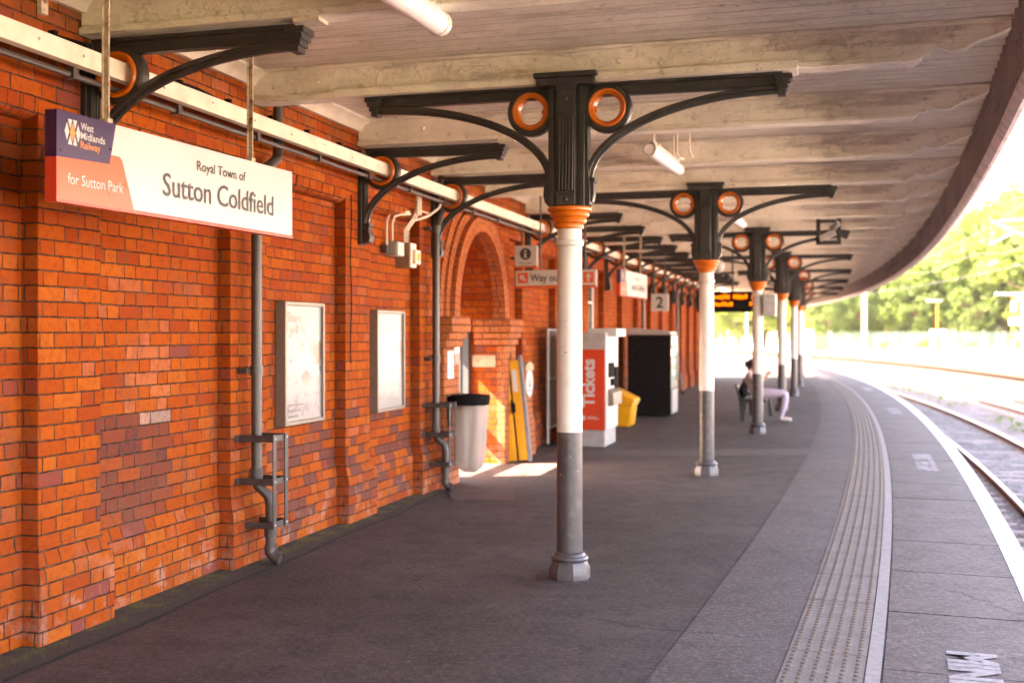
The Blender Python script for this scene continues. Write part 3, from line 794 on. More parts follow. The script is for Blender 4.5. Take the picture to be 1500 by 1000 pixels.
JL = {}
for j, Yc in zip(range(-18, 25), JY):
    a, d, L = joist_line(Yc); JL[j] = (a, d, L, Yc)
    p = MB(); L2 = L-0.035
    z0 = Z0+0.04; z1 = Z0+JH-0.002
    def zz(x, z): return z + SL*x
    body = [(-0.05, z1), (-0.05, z0), (L2-0.46, z0), (L2-0.45, z0+0.035)]
    for t in range(0, 11):
        u = t/10
        body.append((L2-0.44+0.44*u, z0+0.045-0.035*math.sin(math.pi*min(1, u*1.9))*(1 if u < .53 else 0)+0.085*max(0, (u-0.35)/0.65)**1.3))
    body += [(L2, z1)]
    p.prism([(x, zz(x, z)) for x, z in body], -0.062, 0.062, 'y')
    p.prism([(x, zz(x, z)) for x, z in ((-0.05, z0), (-0.05, z0-0.04), (L2-0.55, z0-0.04), (L2-0.50, z0-0.002))], -0.085, 0.085, 'y')
    p.prism([(x, zz(x, z)) for x, z in ((-0.05, z1), (-0.05, z1-0.022), (L2, z1-0.022), (L2, z1))], -0.105, 0.105, 'y')
    for bx in (0.55, 1.5, 2.6, L2-0.85):
        for sy in (-1, 1):
            if 0.2 < bx < L2-0.2: p.sphere((bx + random.uniform(-0.1, 0.1), sy*0.064, zz(bx, z0+0.09)), 0.022, 8, 5, (1, 0.6, 1))
    rz = math.atan2(d.y, d.x)
    p.build("joist", M['joist'], can, a, rz, bevel=0.004)
    if j % 3 == 0 and j >= 0:
        # the bearing timber under the joist that sits on a column
        c = (Vector((CX(Yc), Yc, 0))-a).length
        q = MB(); q.prism([(c-1.72, zz(c-1.72, Z0+0.05)), (c-1.66, zz(c-1.66, Z0-0.004)), (c+1.50, zz(c+1.50, Z0-0.004)), (c+1.50, zz(c+1.50, Z0+0.05))], -0.115, 0.115, 'y')
        q.build("bearing_timber", M['joist'], can, a, rz, bevel=0.003)
# valance following the edge
va = MB(); rail = MB(); gut = []
y = -30.0; st = 0.115
pts_v = []
while y < 60:
    pts_v.append(y); y += st/math.sqrt(1+dE(y)**2)
def zt(Y):
    p = pt(Y, 0); return zb(dist(p))+JH+0.10
for k, (ya, yb) in enumerate(zip(pts_v[:-1], pts_v[1:])):
    g_ = 0.010
    z = zt(ya)
    q = [pt(ya+g_, 0.19), pt(ya+g_, 0.162), pt(yb-g_, 0.162), pt(yb-g_, 0.19)]
    va.add([p+Vector((0,0,3.05)) for p in q]+[p+Vector((0,0,z)) for p in q], [(0,3,2,1),(4,5,6,7),(0,1,5,4),(1,2,6,5),(2,3,7,6),(3,0,4,7)])
    m = (ya+yb)/2 + (yb-ya)/2
    if k % 2: continue
    q = [pt(m-0.055, 0.225), pt(m-0.055, 0.19), pt(m-0.016, 0.19), pt(m-0.016, 0.225)]
    va.add([p+Vector((0,0,3.10)) for p in q]+[p+Vector((0,0,z-0.12)) for p in q], [(0,3,2,1),(4,5,6,7),(0,1,5,4),(1,2,6,5),(2,3,7,6),(3,0,4,7)])
va.build("valance", M['valance'], can, flat=True)
rl = MB()
prof = [(o_+0.19, z) for o_, z in [(-0.045, 3.015), (-0.05, 3.06), (-0.03, 3.075), (0.03, 3.095), (0.045, 3.06), (0.03, 3.03), (0.0, 3.0), (-0.03, 3.0)]]
yv = [-30+i*0.5 for i in range(181)]
for ya, yb in zip(yv[:-1], yv[1:]):
    m = len(prof)
    rl.add([pt(ya, o_, z) for o_, z in prof]+[pt(yb, o_, z) for o_, z in prof], [(i, (i+1) % m, m+(i+1) % m, m+i) for i in range(m)])
rl.build("valance_rail", paint('rail_paint', (0.66, 0.60, 0.61), 0.5, 0.2, 5, 0.002, dirt=(0.25, 0.2, 0.19), dirt_amt=0.6), can)
gt2 = MB(); gt2.tube([pt(ya, 0.09, 3.60) for ya in yv], 0.055, 8); gt2.build("gutter", M['valance'], can)

# ------------------------------------------------------------------ cast iron bracket arm, shared by columns and wall brackets
RIB = [(-0.042, -0.022), (-0.042, 0.004), (-0.020, 0.004), (-0.016, 0.026), (0.016, 0.026), (0.020, 0.004), (0.042, 0.004), (0.042, -0.022), (0.014, -0.028), (-0.014, -0.028)]
def arm_mb(x0, xe, z0, ztop, sgn=1):
    p = MB()
    zt_, zlow = ztop, ztop-0.115
    prof = [(x0, zt_), (xe, zt_+SL*0.3), (xe, zt_-0.075), (xe-0.35, zt_-0.085), (xe-0.75, zt_-0.085), (x0, zt_-0.085)]
    p.prism([(sgn*x, z) for x, z in prof], -0.030, 0.030, 'y')
    p.prism([(sgn*x, z) for x, z in ((x0, zt_+0.002), (xe, zt_+SL*0.3+0.002), (xe, zt_-0.02), (x0, zt_-0.02))], -0.052, 0.052, 'y')
    n = 22; path = []
    for i in range(n+1):
        t = R(90*i/n)
        path.append((sgn*(xe-0.02-(xe-0.02-x0)*math.cos(t)), 0, z0+(zlow+0.012-z0)*math.sin(t)))
    p.sweep(path, [(a*sgn, b_*sgn) for a, b_ in RIB][::1], (0, 1, 0))
    # moulded drop at the tip
    for k, (w_, l_) in enumerate(((0.068, 0.03), (0.060, 0.055), (0.052, 0.075), (0.044, 0.085))):
        zt2 = zt_-0.012-0.032*k
        xa, xb = sgn*(xe-0.05+0.008*k), sgn*(xe+0.065-0.014*k)
        p.box(min(xa, xb), max(xa, xb), -w_, w_, zt2-0.034, zt2)
    # scroll block where the rib meets the post
    p.box(min(sgn*(x0-0.03), sgn*(x0+0.045)), max(sgn*(x0-0.03), sgn*(x0+0.045)), -0.046, 0.046, z0-0.02, z0+0.012)
    p.prism([(sgn*(x0-0.03), z0-0.02), (sgn*(x0+0.035), z0-0.02), (sgn*(x0+0.04), z0-0.10), (sgn*(x0+0.028), z0-0.15), (sgn*(x0-0.03), z0-0.15)], -0.038, 0.038, 'y')
    # spandrel web tying ring, rib and arm
    return p
def ring_mb(cx, cz, R0=0.165):
    p = MB()
    p.lathe([(0.128, -0.04), (R0-0.01, -0.04), (R0, -0.03), (R0, 0.03), (R0-0.01, 0.04), (0.128, 0.04)], 36, (cx, 0, cz), 'y', cap=False)
    return p
def oring_mb(cx, cz):
    p = MB()
    pr = [(0.129, -0.046), (0.122, -0.056), (0.112, -0.054), (0.106, -0.043), (0.097, -0.040), (0.090, -0.030), (0.088, 0.030), (0.097, 0.040), (0.106, 0.043), (0.112, 0.054), (0.122, 0.056), (0.129, 0.046)]
    p.lathe(pr + [pr[0]], 40, (cx, 0, cz), 'y', cap=False)
    p.sphere((cx-0.088 if cx > 0 else cx+0.088, 0, cz), 0.022, 8, 6, (1, 0.9, 1))
    return p

# ------------------------------------------------------------------ platform columns
col_labels = [
    "white and grey iron column with chipped lower shaft, the largest and nearest of the row",
    "second iron column along the platform, standing right of the black sided vending machine",
    "third iron column along the row, standing in front of the seated person",
    "fourth iron column, first one past the person on the bench",
    "fifth iron column in the row, just right of the fourth",
    "sixth iron column, half hidden beyond the bench",
    "seventh iron column far along the curved platform",
    "eighth iron column near the far end of the canopy",
]
def make_column(label):
    t = thing("platform_column", label, "column", (0,0,0), 0, "columns carrying the platform canopy")
    p = MB()
    p.lathe([(0.001, 0.0), (0.142, 0.0), (0.142, 0.065), (0.118, 0.115), (0.10, 0.118)], 8, rot=R(22.5), cap=False)
    p.lathe([(0.10, 0.110), (0.120, 0.118), (0.128, 0.135), (0.120, 0.150), (0.108, 0.155), (0.104, 0.165), (0.094, 0.178), (0.088, 0.18)], 32, cap=False)
    p.build("base", M['shaft_grey'], t)
    p = MB(); p.lathe([(0.088, 0.15), (0.0875, 0.6), (0.0865, 0.985)], 36, cap=False); p.build("lower_shaft", M['shaft_grey'], t)
    p = MB(); p.lathe([(0.0868, 0.985), (0.085, 1.6), (0.083, 2.22), (0.083, 2.235), (0.094, 2.243), (0.096, 2.256), (0.094, 2.268), (0.083, 2.275), (0.082, 2.375)], 36, cap=False)
    p.build("upper_shaft", M['shaft_white'], t)
    p = MB()
    prof = [(0.088, 2.352), (0.095, 2.356), (0.099, 2.372), (0.095, 2.386), (0.101, 2.39), (0.111, 2.395), (0.116, 2.412), (0.111, 2.424), (0.118, 2.43), (0.129, 2.436), (0.134, 2.452), (0.129, 2.462), (0.138, 2.468), (0.150, 2.474), (0.152, 2.488), (0.146, 2.498), (0.06, 2.499)]
    p.lathe(prof, 36, cap=False); p.build("capital", M['orange'], t)
    # the tall cast head: a cross-shaped post with fluted panels
    p = MB()
    p.box(-0.115, 0.115, -0.075, 0.075, 2.499, 3.30)
    for sx in (-1, 1):
        p.prism([(sx*0.11, 3.30), (sx*0.135, 3.30), (sx*0.135, 2.80), (sx*0.150, 2.62), (sx*0.150, 2.52), (sx*0.135, 2.505), (sx*0.11, 2.505)], -0.058, 0.058, 'y')
        for sy in (-1, 1):
            p.box(min(sx*0.085, sx*0.118), max(sx*0.085, sx*0.118), min(sy*0.07, sy*0.090), max(sy*0.07, sy*0.090), 2.50, 3.30)
    for sy in (-1, 1):
        y0, y1 = sorted((sy*0.07, sy*0.125)); p.box(-0.062, 0.062, y0, y1, 2.505, 3.32)
        for k in range(5):
            cx = -0.044+0.022*k
            path = [(cx, sy*0.124, 3.10), (cx, sy*0.126, 2.80), (cx, sy*0.136, 2.62), (cx, sy*0.136, 2.60)]
            p.tube(path, 0.0085, 6)
        p.box(-0.066, 0.066, *sorted((sy*0.1, sy*0.133)), 3.12, 3.14); p.box(-0.066, 0.066, *sorted((sy*0.1, sy*0.140)), 2.57, 2.592)
        for z in (3.21, 2.54): p.sphere((0, sy*0.127, z), 0.018, 8, 5)
        p.box(-0.070, 0.070, *sorted((sy*0.1, sy*0.132)), 3.27, 3.32)
    p.build("post_head", M['iron'], t, bevel=0.003)
    p = MB(); p.box(-0.20, 0.20, -0.15, 0.15, 3.30, 3.352); p.box(-0.215, 0.215, -0.165, 0.165, 3.352, 3.385)
    p.build("cap_plate", M['iron'], t, bevel=0.006)
    for sgn in (1, -1):
        a_ = arm_mb(0.135, 1.40, 2.68, 3.322, sgn)
        a_.build("arm", M['iron'], t, bevel=0.002)
        r_ = ring_mb(sgn*0.262, 3.155).build("ring_rim", M['iron'], t)
        oring_mb(sgn*0.262, 3.155).build("orange_ring", M['orange'], r_)
    return t
col0 = make_column(col_labels[0])
for k in range(8):
    a, d, L, Yc = JL[3*k]
    o = col0 if k == 0 else dup(col0, (0,0,0), 0, col_labels[k])
    o.location = (CX(Yc), Yc, 0); o.rotation_euler = (0, 0, math.atan2(d.y, d.x))

# ------------------------------------------------------------------ wall brackets
def make_bracket():
    t = thing("wall_bracket", "", "bracket", (0,0,0), 0, "iron brackets along the brick wall")
    p = MB()
    p.box(-0.02, 0.035, -0.062, 0.062, 2.44, 3.28); p.box(0.03, 0.06, -0.045, 0.045, 2.50, 3.25)
    for k in range(3): p.tube([(0.06, -0.026+0.026*k, 2.72), (0.06, -0.026+0.026*k, 3.2)], 0.009, 6)
    p.prism([(0.0, 2.44), (0.10, 2.46), (0.115, 2.50), (0.10, 2.56), (0.03, 2.60)], -0.05, 0.05, 'y')
    p.build("backplate", M['iron'], t, bevel=0.003)
    arm_mb(0.06, 1.30, 2.62, 3.29, 1).build("arm", M['iron'], t, bevel=0.002)
    r_ = ring_mb(0.215, 3.09).build("ring_rim", M['iron'], t)
    oring_mb(0.215, 3.09).build("orange_ring", M['orange'], r_)
    p = MB(); p.box(1.30, 1.45, -0.06, 0.06, 3.30, 3.325); p.build("timber_pad", M['trunking'], t)
    return t
br0 = make_bracket()
br_list = [-1, 1, 2, 4, 5, 6, 7, 8, 9, 10, 11, 12, 13, 14, 15]
br_lab = ["dark iron bracket on the wall directly behind the large hanging station name sign",
          "iron wall bracket between the first poster and the second, left of the electrical boxes",
          "iron wall bracket above the downpipe left of the arch",
          "iron wall bracket just right of the arch, above the information sign",
          "iron wall bracket behind the nearest column"]
for i, j in enumerate(br_list):
    a, d, L, Yc = JL[j]
    lab = br_lab[i] if i < 5 else f"{ordinal(i-5)} iron wall bracket past the ticket machine, counting towards the far end"
    o = br0 if i == 0 else dup(br0, (0,0,0), 0)
    o['label'] = lab
    o.location = a - NV*0.055 ; o.rotation_euler = (0, 0, math.atan2(d.y, d.x))
# ------------------------------------------------------------------ trunking, conduit and cables along the wall
def wallthing(name, label, cat, s, n=0.0, z=0.0, group=None): return thing(name, label, cat, W(s, n, z), WROT, group)
t = wallthing("cable_trunking", "long cream boxed trunking running along the wall through the bracket rings", "trunking", 0)
p = MB(); s = -9.0
while s < 36:
    p.box(0.165, 0.225, s, s+2.395, 3.045, 3.15); s += 2.4
p.build("casing", M['trunking'], t, bevel=0.003)
c0 = MB().sphere((0.226, 0, 3.10), 0.009, 8, 4, (0.5, 1, 1)).build("screw", M['rust'], t)
for k in range(1, 60):
    c1 = c0.copy(); COL.objects.link(c1); c1.parent = t; c1.location = (0, -2+0.55*k, 0.01*math.sin(k*2.3))
t = wallthing("conduit", "thin grey conduit pipe clipped below the cream trunking", "conduit", 0)
p = MB(); p.tube([(0.15, -9+i, 3.005) for i in range(46)], 0.017, 8); p.build("pipe", M['pipe'], t)
p = MB()
c0 = MB().box(0.125, 0.178, -0.02, 0.02, 2.985, 3.04).build("clip", M['pipe'], t); c0.location = (0, -3, 0)
for k in range(1, 40):
    c1 = c0.copy(); COL.objects.link(c1); c1.parent = t; c1.location = (0, -3+k, 0)
p = MB(); pth = []
for i in range(90):
    s = -6+i*0.14
    pth.append((-0.03, s, 3.235+0.02*math.sin(s*5.1)+0.012*math.sin(s*1.7)))
p.tube(pth, 0.011, 6)
for k in range(18): p.box(-0.056, -0.015, -5.5+0.62*k, -5.5+0.62*k+0.03, 3.25, 3.275)
o = p.build("wall_cable", M['black'], None, W(0), WROT); tag(o, "black cable sagging between clips on the brick above the trunking", "cable")
p = MB(); pth = [(0.08, 4.85-0.01+0.012*math.sin(i*0.7), 2.95-i*0.065) for i in range(24)]
pth = [(-0.04, 4.08+0.012*math.sin(i*0.6), 2.86-i*0.07) for i in range(22)]
p.tube(pth, 0.005, 5); o = p.build("loose_cable", M['black'], None, W(0), WROT); tag(o, "thin loose dark cable hanging down the pilaster right of the first poster", "cable")

# ------------------------------------------------------------------ downpipes and their flat bar guards
def downpipe(s_, label, top_shift, foot, n0=0.045):
    t = wallthing("downpipe", label, "pipe", s_)
    p = MB()
    up = [(n0, top_shift, 3.5), (n0, top_shift, 3.02), (n0+0.01, top_shift*0.9, 2.94), (n0+0.01, 0.04, 2.80), (n0, 0.0, 2.72)]
    dn = [(n0, 0, 2.0), (n0, 0, 1.2), (n0, 0, 0.62), (n0+0.015, 0.0, 0.56), (n0+0.085, 0.02, 0.49), (n0+0.10, 0.02, 0.43), (n0+0.10, 0.02, 0.12)]
    p.tube(up+dn, 0.038, 14); p.build("pipe", M['pipe'], t)
    p = MB()
    for z, nn in ((2.70, n0), (1.35, n0), (0.62, n0)): p.lathe([(0.036, z), (0.047, z), (0.047, z+0.07), (0.036, z+0.07)], 16, (nn, 0, 0), cap=False)
    p.lathe([(0.036, 0.20), (0.046, 0.20), (0.046, 0.26), (0.036, 0.26)], 16, (n0+0.10, 0.02, 0), cap=False)
    p.box(-0.06, 0.02, -0.10, 0.10, 1.365, 1.40); p.box(-0.06, 0.02, -0.10, 0.10, 2.72, 2.75)
    p.build("collar", M['pipe'], t)
    p = MB(); p.tube([(n0+0.10, 0.02, 0.14), (n0+0.10, 0.02, 0.09), (n0+0.135, 0.02, 0.055), (n0+0.18, 0.02, 0.04)], 0.045, 14, cap=False)
    p.tube([(n0+0.13, 0.02, 0.058), (n0+0.175, 0.02, 0.042)], 0.038, 12)
    p.build("shoe", M['pipe'], t)
    return t
def guard(s_, label):
    t = wallthing("pipe_guard", label, "guard", s_)
    for z in (0.905, 0.60, 0.295):
        p = MB()
        p.box(-0.06, 0.215, -0.112, -0.104, z-0.024, z+0.024)
        p.box(-0.06, 0.215, 0.104, 0.112, z-0.024, z+0.024)
        p.box(0.208, 0.216, -0.104, 0.104, z-0.022, z+0.022)
        p.box(-0.058, -0.045, -0.155, -0.104, z-0.024, z+0.024)
        p.build("hoop", M['flat_grey'], t, bevel=0.002)
    for sy in (-0.09, 0.09):
        p = MB(); p.box(0.217, 0.226, sy-0.024, sy+0.024, 0.265, 0.935); u_ = p.build("upright", M['flat_grey'], t, bevel=0.002)
        for z in (0.905, 0.60, 0.295): MB().sphere((0.227, sy, z), 0.011, 8, 5, (0.7, 1, 1)).build("bolt", M['gal'], u_)
downpipe(2.21, "grey downpipe on the brick pilaster below the large station name sign", 0.33, 0)
guard(2.23, "flat bar guard round the downpipe nearest the camera, left of the first poster")
downpipe(6.08, "grey downpipe with a kink at its top, just left of the brick arch", 0.18, 0)
guard(6.10, "flat bar guard round the downpipe beside the rubbish bag holder")
for s_, lab in ((19.95, "downpipe on the wall behind the yellow grit bin"), (25.9, "downpipe on the far wall beyond the black sided machine"), (31.8, "downpipe near the far end of the brick wall")):
    downpipe(s_, lab, 0.0, 1)

# ------------------------------------------------------------------ posters
def poster(s0, s1, z0, z1, label, art):
    t = wallthing("poster_case", label, "poster", s0)
    w_ = s1-s0
    p = MB(); fw = 0.032
    p.box(-0.158, -0.07, 0, fw, z0, z1); p.box(-0.158, -0.07, w_-fw, w_, z0, z1)
    p.box(-0.158, -0.071, fw, w_-fw, z0, z0+fw); p.box(-0.158, -0.071, fw, w_-fw, z1-fw, z1)
    p.build("frame", M['alu'], t, bevel=0.004)
    p = MB(); p.box(-0.15, -0.092, fw, w_-fw, z0+fw, z1-fw); p.build("sheet", art, t)
    return t, w_
def poster_art(name, seed, strong):
    a = NT(name); c = a.coord(); s = a.sep(c)
    base = (0.285, 0.270, 0.268)
    n = a.noise(a.scale(c, (1, 1, 1)), 5.5, 3, 0.5); n2 = a.noise(c, 11.0, 3, 0.6)
    zz_ = s[2]
    mid = a.math('MULTIPLY', a.smooth(zz_, 1.20, 1.32), a.smooth(zz_, 1.78, 1.66))
    low = a.math('MULTIPLY', a.smooth(zz_, 0.97, 1.01), a.smooth(zz_, 1.2, 1.14))
    col = a.mix(a.math('MULTIPLY', a.math('MULTIPLY', mid, a.smooth(n, 0.5, 0.62)), strong), base, (0.17, 0.065, 0.035))
    col = a.mix(a.math('MULTIPLY', a.math('MULTIPLY', mid, a.smooth(n2, 0.56, 0.66)), strong), col, (0.07, 0.05, 0.10))
    col = a.mix(a.math('MULTIPLY', a.math('MULTIPLY', low, a.smooth(n2, 0.48, 0.62)), strong*0.8), col, (0.17, 0.11, 0.15))
    a.set(col=col, rough=0.25, spec=0.3)
    return a.m
M['print'] = paint("print_grey", (0.05, 0.04, 0.045), 0.3, 0.1, 5, 0)
art1 = poster_art("poster_print", 1, 0.75); art2 = poster_art("notice_print", 2, 0.3)
t, w_ = poster(2.89, 3.61, 0.925, 1.90, "framed poster with faint people and the words Share it, beside the downpipe", art1)
p = MB()
f = lambda x, y: (-0.0905, x, y)
p.text("Share", 0.115, lambda x, y: f(0.065+x, 1.735+y), res=2).build("lettering", M['print'], t)
p = MB(); p.text("it", 0.115, lambda x, y: f(0.115+x, 1.63+y), res=2).build("lettering", M['print'], t)
p = MB()
for k in range(3): p.box(-0.092, -0.0905, 0.09, 0.36-0.05*k, 1.075-0.045*k, 1.090-0.045*k)
p.build("small_print", M['print'], t)
t, w_ = poster(4.77, 5.49, 0.905, 1.87, "framed pale notice with small grey print, between pilasters left of the arch", art2)
p = MB()
p.box(-0.092, -0.0905, 0.10, 0.52, 1.70, 1.712)
for k in range(5): p.box(-0.092, -0.0905, 0.09, 0.34-0.03*(k % 3), 1.06-0.022*k, 1.069-0.022*k)
M['print2'] = paint("print_pale", (0.18, 0.17, 0.175), 0.3, 0.1, 5, 0)
p.build("lettering", M['print2'], t)

# ------------------------------------------------------------------ hanging station name signs
M['sign_or_text'] = paint("sign_orange_text", (0.85, 0.26, 0.06), 0.3, 0.03, 2, 0)
def name_sign(loc, d, label, hang=True):
    """origin under the near end; local y along the sign, x towards the platform"""
    rz = math.atan2(-d.x, d.y)
    t = thing("station_sign", label, "sign", loc, rz, "hanging station name signs")
    Ls, z0, z1 = 2.06, 2.232, 2.632; T = 0.058
    p = MB(); p.cur = 0
    p.box(-T, 0, 0.0, Ls, z0+0.012, z1)
    p.build("board", M['sign_white'], t, bevel=0.002)
    p = MB()
    zsp = z0+0.193
    p.add([(0.002, -0.002, zsp), (0.002, 0.353, zsp+0.014), (0.002, 0.400, z1+0.001), (0.002, -0.002, z1+0.001)], [(0,1,2,3)])
    p.box(-T-0.002, 0.0015, -0.003, 0.003, zsp, z1+0.001)
    p.build("purple_panel", M['sign_purple'], t, flat=True)
    p = MB()
    p.add([(0.001, -0.002, z0+0.010), (0.001, 0.535, z0+0.010), (0.001, 0.447, z0+0.235), (0.001, 0.428, z0+0.252), (0.001, 0.2, z0+0.252), (0.001, -0.002, zsp)], [(0,1,2,3,4,5)])
    p.build("coral_panel", M['sign_orange'], t, flat=True)
    p = MB(); p.box(-T-0.002, 0.0015, -0.003, 0.003, z0+0.0105, zsp-0.0005); p.box(-T-0.003, 0.003, -0.004, Ls+0.003, z0-0.005, z0+0.0095)
    p.build("edge_trim", M['sign_red'], t, flat=True)
    at = lambda y, z, e=0.0036: (lambda x, v: (e, y+x, z+v))
    p = MB()
    for txt, size, y_, z_, wd, bd in (("West", 0.047, 0.152, 2.567, 0.086, 0.0004), ("Midlands", 0.047, 0.152, 2.525, 0.166, 0.0004), ("for Sutton Park", 0.070, 0.066, 2.314, 0.385, 0.0004)):
        p = MB(); p.text(txt, size, at(y_, z_), bold=bd, width=wd); p.build("lettering", M['sign_white'], t, flat=True)
    # emblem: white leaves round an orange lozenge
    p = MB(); cx, cz = 0.098, 2.545; e = 0.0036
    def poly(q): p.add([(e, cx+a_*0.66, cz+b_*0.66) for a_, b_ in q], [tuple(range(len(q)))])
    poly([(-0.078, 0.0), (-0.055, 0.062), (-0.034, 0.0), (-0.055, -0.062)])
    poly([(0.078, 0.0), (0.055, -0.062), (0.034, 0.0), (0.055, 0.062)])
    poly([(-0.045, 0.085), (-0.004, 0.085), (-0.024, 0.022)]); poly([(0.045, 0.085), (0.024, 0.022), (0.004, 0.085)])
    poly([(-0.045, -0.085), (-0.024, -0.022), (-0.004, -0.085)]); poly([(0.045, -0.085), (0.004, -0.085), (0.024, -0.022)])
    em = p.build("emblem", M['sign_white'], t, flat=True)
    p = MB(); p.add([(e, cx, cz+0.043), (e, cx-0.018, cz), (e, cx, cz-0.043), (e, cx+0.018, cz)], [(0,1,2,3)]); p.build("lozenge", M['sign_or_text'], em, flat=True)
    p = MB(); p.text("Railway", 0.047, at(0.152, 2.484), bold=0.0003, width=0.132); p.build("lettering", M['sign_or_text'], t, flat=True)
    p = MB(); p.text("Royal Town of", 0.075, at(1.292, 2.507), align='CENTER', width=0.472, bold=0.0003); p.build("lettering", M['ink'], t, flat=True)
    p = MB(); p.text("Sutton Coldfield", 0.165, at(1.298, 2.343), align='CENTER', width=1.07, bold=0.0012); p.build("lettering", M['ink'], t, flat=True)
    for y_ in (0.36, 1.62):
        q = MB(); q.box(-0.036, -0.006, y_-0.004, y_+0.004, z1-0.01, 3.53); q.box(-0.036, -0.032, y_-0.016, y_+0.016, z1-0.01, 3.53)
        q.build("hanger", M['rust'], t)
        q = MB(); q.box(-0.045, 0.0, y_-0.02, y_+0.02, z1, z1+0.022); q.build("hanger_foot", M['rust'], t, bevel=0.003)
    return t
dsg = Vector((0.654, 1.95, 0)).normalized()
name_sign(Vector((-1.995, 4.985, 0)), dsg, "large white station name sign with purple and coral corner hanging nearest the camera")
name_sign(Vector((1.66, 17.4, 0)), Vector((0.31, 0.95, 0)).normalized(), "small looking station name sign hanging far along, right of the way out sign")

# slotted cable drop behind the near sign
p = MB(); p.box(-0.012, 0.012, -0.025, 0.025, 3.2, 3.54)
for k in range(9): p.box(0.0115, 0.0135, -0.007, 0.007, 3.22+0.035*k, 3.24+0.035*k)
o = p.build("slotted_strap", M['rust'], None, W(-0.42, 0.30), WROT); tag(o, "slotted metal strap hanging behind the near sign hanger", "strap")

# ------------------------------------------------------------------ signs that face along the platform
def lbl(s, n, label, name, cat): return thing(name, label, cat, W(s, n), WROT)
def flat_text(p, s_, size, x, z, y=-0.0335, **kw): p.text(s_, size, lambda a, b_: (x+a, y, z+b_), **kw)
def arrow(p, cx, cz, sz, ang, y):
    q = [(-0.12, -0.5), (0.12, -0.5), (0.12, 0.05), (0.42, 0.05), (0.0, 0.5), (-0.42, 0.05), (-0.12, 0.05)]
    c, s_ = math.cos(ang), math.sin(ang)
    p.add([(cx+sz*(a*c-b_*s_), y, cz+sz*(a*s_+b_*c)) for a, b_ in q], [(0,1,2,6), (3,4,5)][:0] + [(0,1,2,6),(3,4,5)])
t = lbl(9.35, 0.0, "white way out sign with orange arrow squares, projecting from the wall past the arch", "way_out_sign", "sign")
p = MB(); p.box(0.02, 1.10, -0.03, 0.03, 2.275, 2.475); p.build("board", M['sign_white'], t, bevel=0.003)
p = MB(); p.box(0.018, 1.102, -0.032, 0.032, 2.245, 2.274); p.box(0.05, 0.19, -0.0335, -0.03, 2.305, 2.445); p.box(0.93, 1.07, -0.0335, -0.03, 2.305, 2.445); p.build("orange_square", M['sign_orange'], t)
p = MB(); arrow(p, 0.12, 2.375, 0.11, R(45), -0.036); arrow(p, 1.0, 2.375, 0.11, 0, -0.036); p.build("arrow", M['sign_white'], t, flat=True)
p = MB(); flat_text(p, "Way out", 0.135, 0.22, 2.33, width=0.42, bold=0.002); flat_text(p, "&", 0.12, 0.68, 2.33)
p.build("lettering", M['ink'], t, flat=True)
p = MB()
p.lathe([(0.030, -0.0335), (0.042, -0.0335)], 18, (0.86, 0, 2.35), 'y', cap=False)
p.box(0.852, 0.868, -0.0340, -0.033, 2.37, 2.415); p.sphere((0.858, -0.034, 2.43), 0.014, 8, 5, (1, 0.05, 1)); p.box(0.868, 0.90, -0.0342, -0.033, 2.362, 2.375); p.box(0.893, 0.905, -0.0344, -0.033, 2.32, 2.362)
p.build("wheelchair_symbol", M['ink'], t, flat=True); p = MB()
p.box(0.785, 0.80, -0.0340, -0.033, 2.33, 2.42); p.box(0.755, 0.83, -0.0342, -0.033, 2.385, 2.40)
p.build("person_symbol", M['ink'], t, flat=True)
p = MB(); p.tube([(0.35, 0, 2.47), (0.35, 0, 3.52)], 0.012, 8); p.tube([(0.95, 0, 2.47), (0.95, 0, 3.52)], 0.012, 8); p.build("hanger", M['flat_grey'], t)
t = lbl(9.33, 0.0, "square white information sign with a dark i disc above the way out sign", "information_sign", "sign")
p = MB(); p.box(0.015, 0.315, -0.03, 0.03, 2.53, 2.80); p.build("board", M['sign_white'], t, bevel=0.003)
p = MB(); p.box(0.013, 0.317, -0.032, 0.032, 2.508, 2.529); p.build("edge_trim", M['sign_orange'], t)
p = MB(); p.lathe([(0.001, -0.033), (0.078, -0.033)], 28, (0.16, 0, 2.69), 'y', cap=False); flat_text(p, "Help point", 0.045, 0.07, 2.555, width=0.18); p.build("disc", M['ink'], t, flat=True)
p = MB(); p.box(0.147, 0.173, -0.036, -0.034, 2.645, 2.70); p.box(0.138, 0.182, -0.0355, -0.034, 2.64, 2.65); p.box(0.138, 0.16, -0.0355, -0.034, 2.692, 2.702); p.sphere((0.16, -0.0345, 2.728), 0.015, 10, 6, (1, 0.1, 1)); p.build("letter", M['sign_white'], t, flat=True)
p = MB(); p.tube([(0.10, 0, 2.80), (0.10, 0, 3.05)], 0.012, 8); p.box(-0.05, 0.10, -0.012, 0.012, 2.62, 2.66); p.build("hanger", M['flat_grey'], t)
# platform number
t = thing("platform_number_sign", "small white square sign with the number 2 hanging by the far wall", "sign", (2.86, 22.0, 0), WROT)
p = MB(); p.box(-0.165, 0.165, -0.03, 0.03, 2.08, 2.41); p.build("board", M['sign_white'], t, bevel=0.003)
p = MB(); p.text("2", 0.30, lambda a, b_: (a, -0.0335, 2.145+b_), align='CENTER', bold=0.006); p.build("number", M['ink'], t, flat=True)
p = MB(); p.tube([(-0.1, 0, 2.41), (-0.1, 0, 3.55)], 0.012, 6); p.tube([(0.1, 0, 2.41), (0.1, 0, 3.55)], 0.012, 6); p.build("hanger", M['flat_grey'], t)
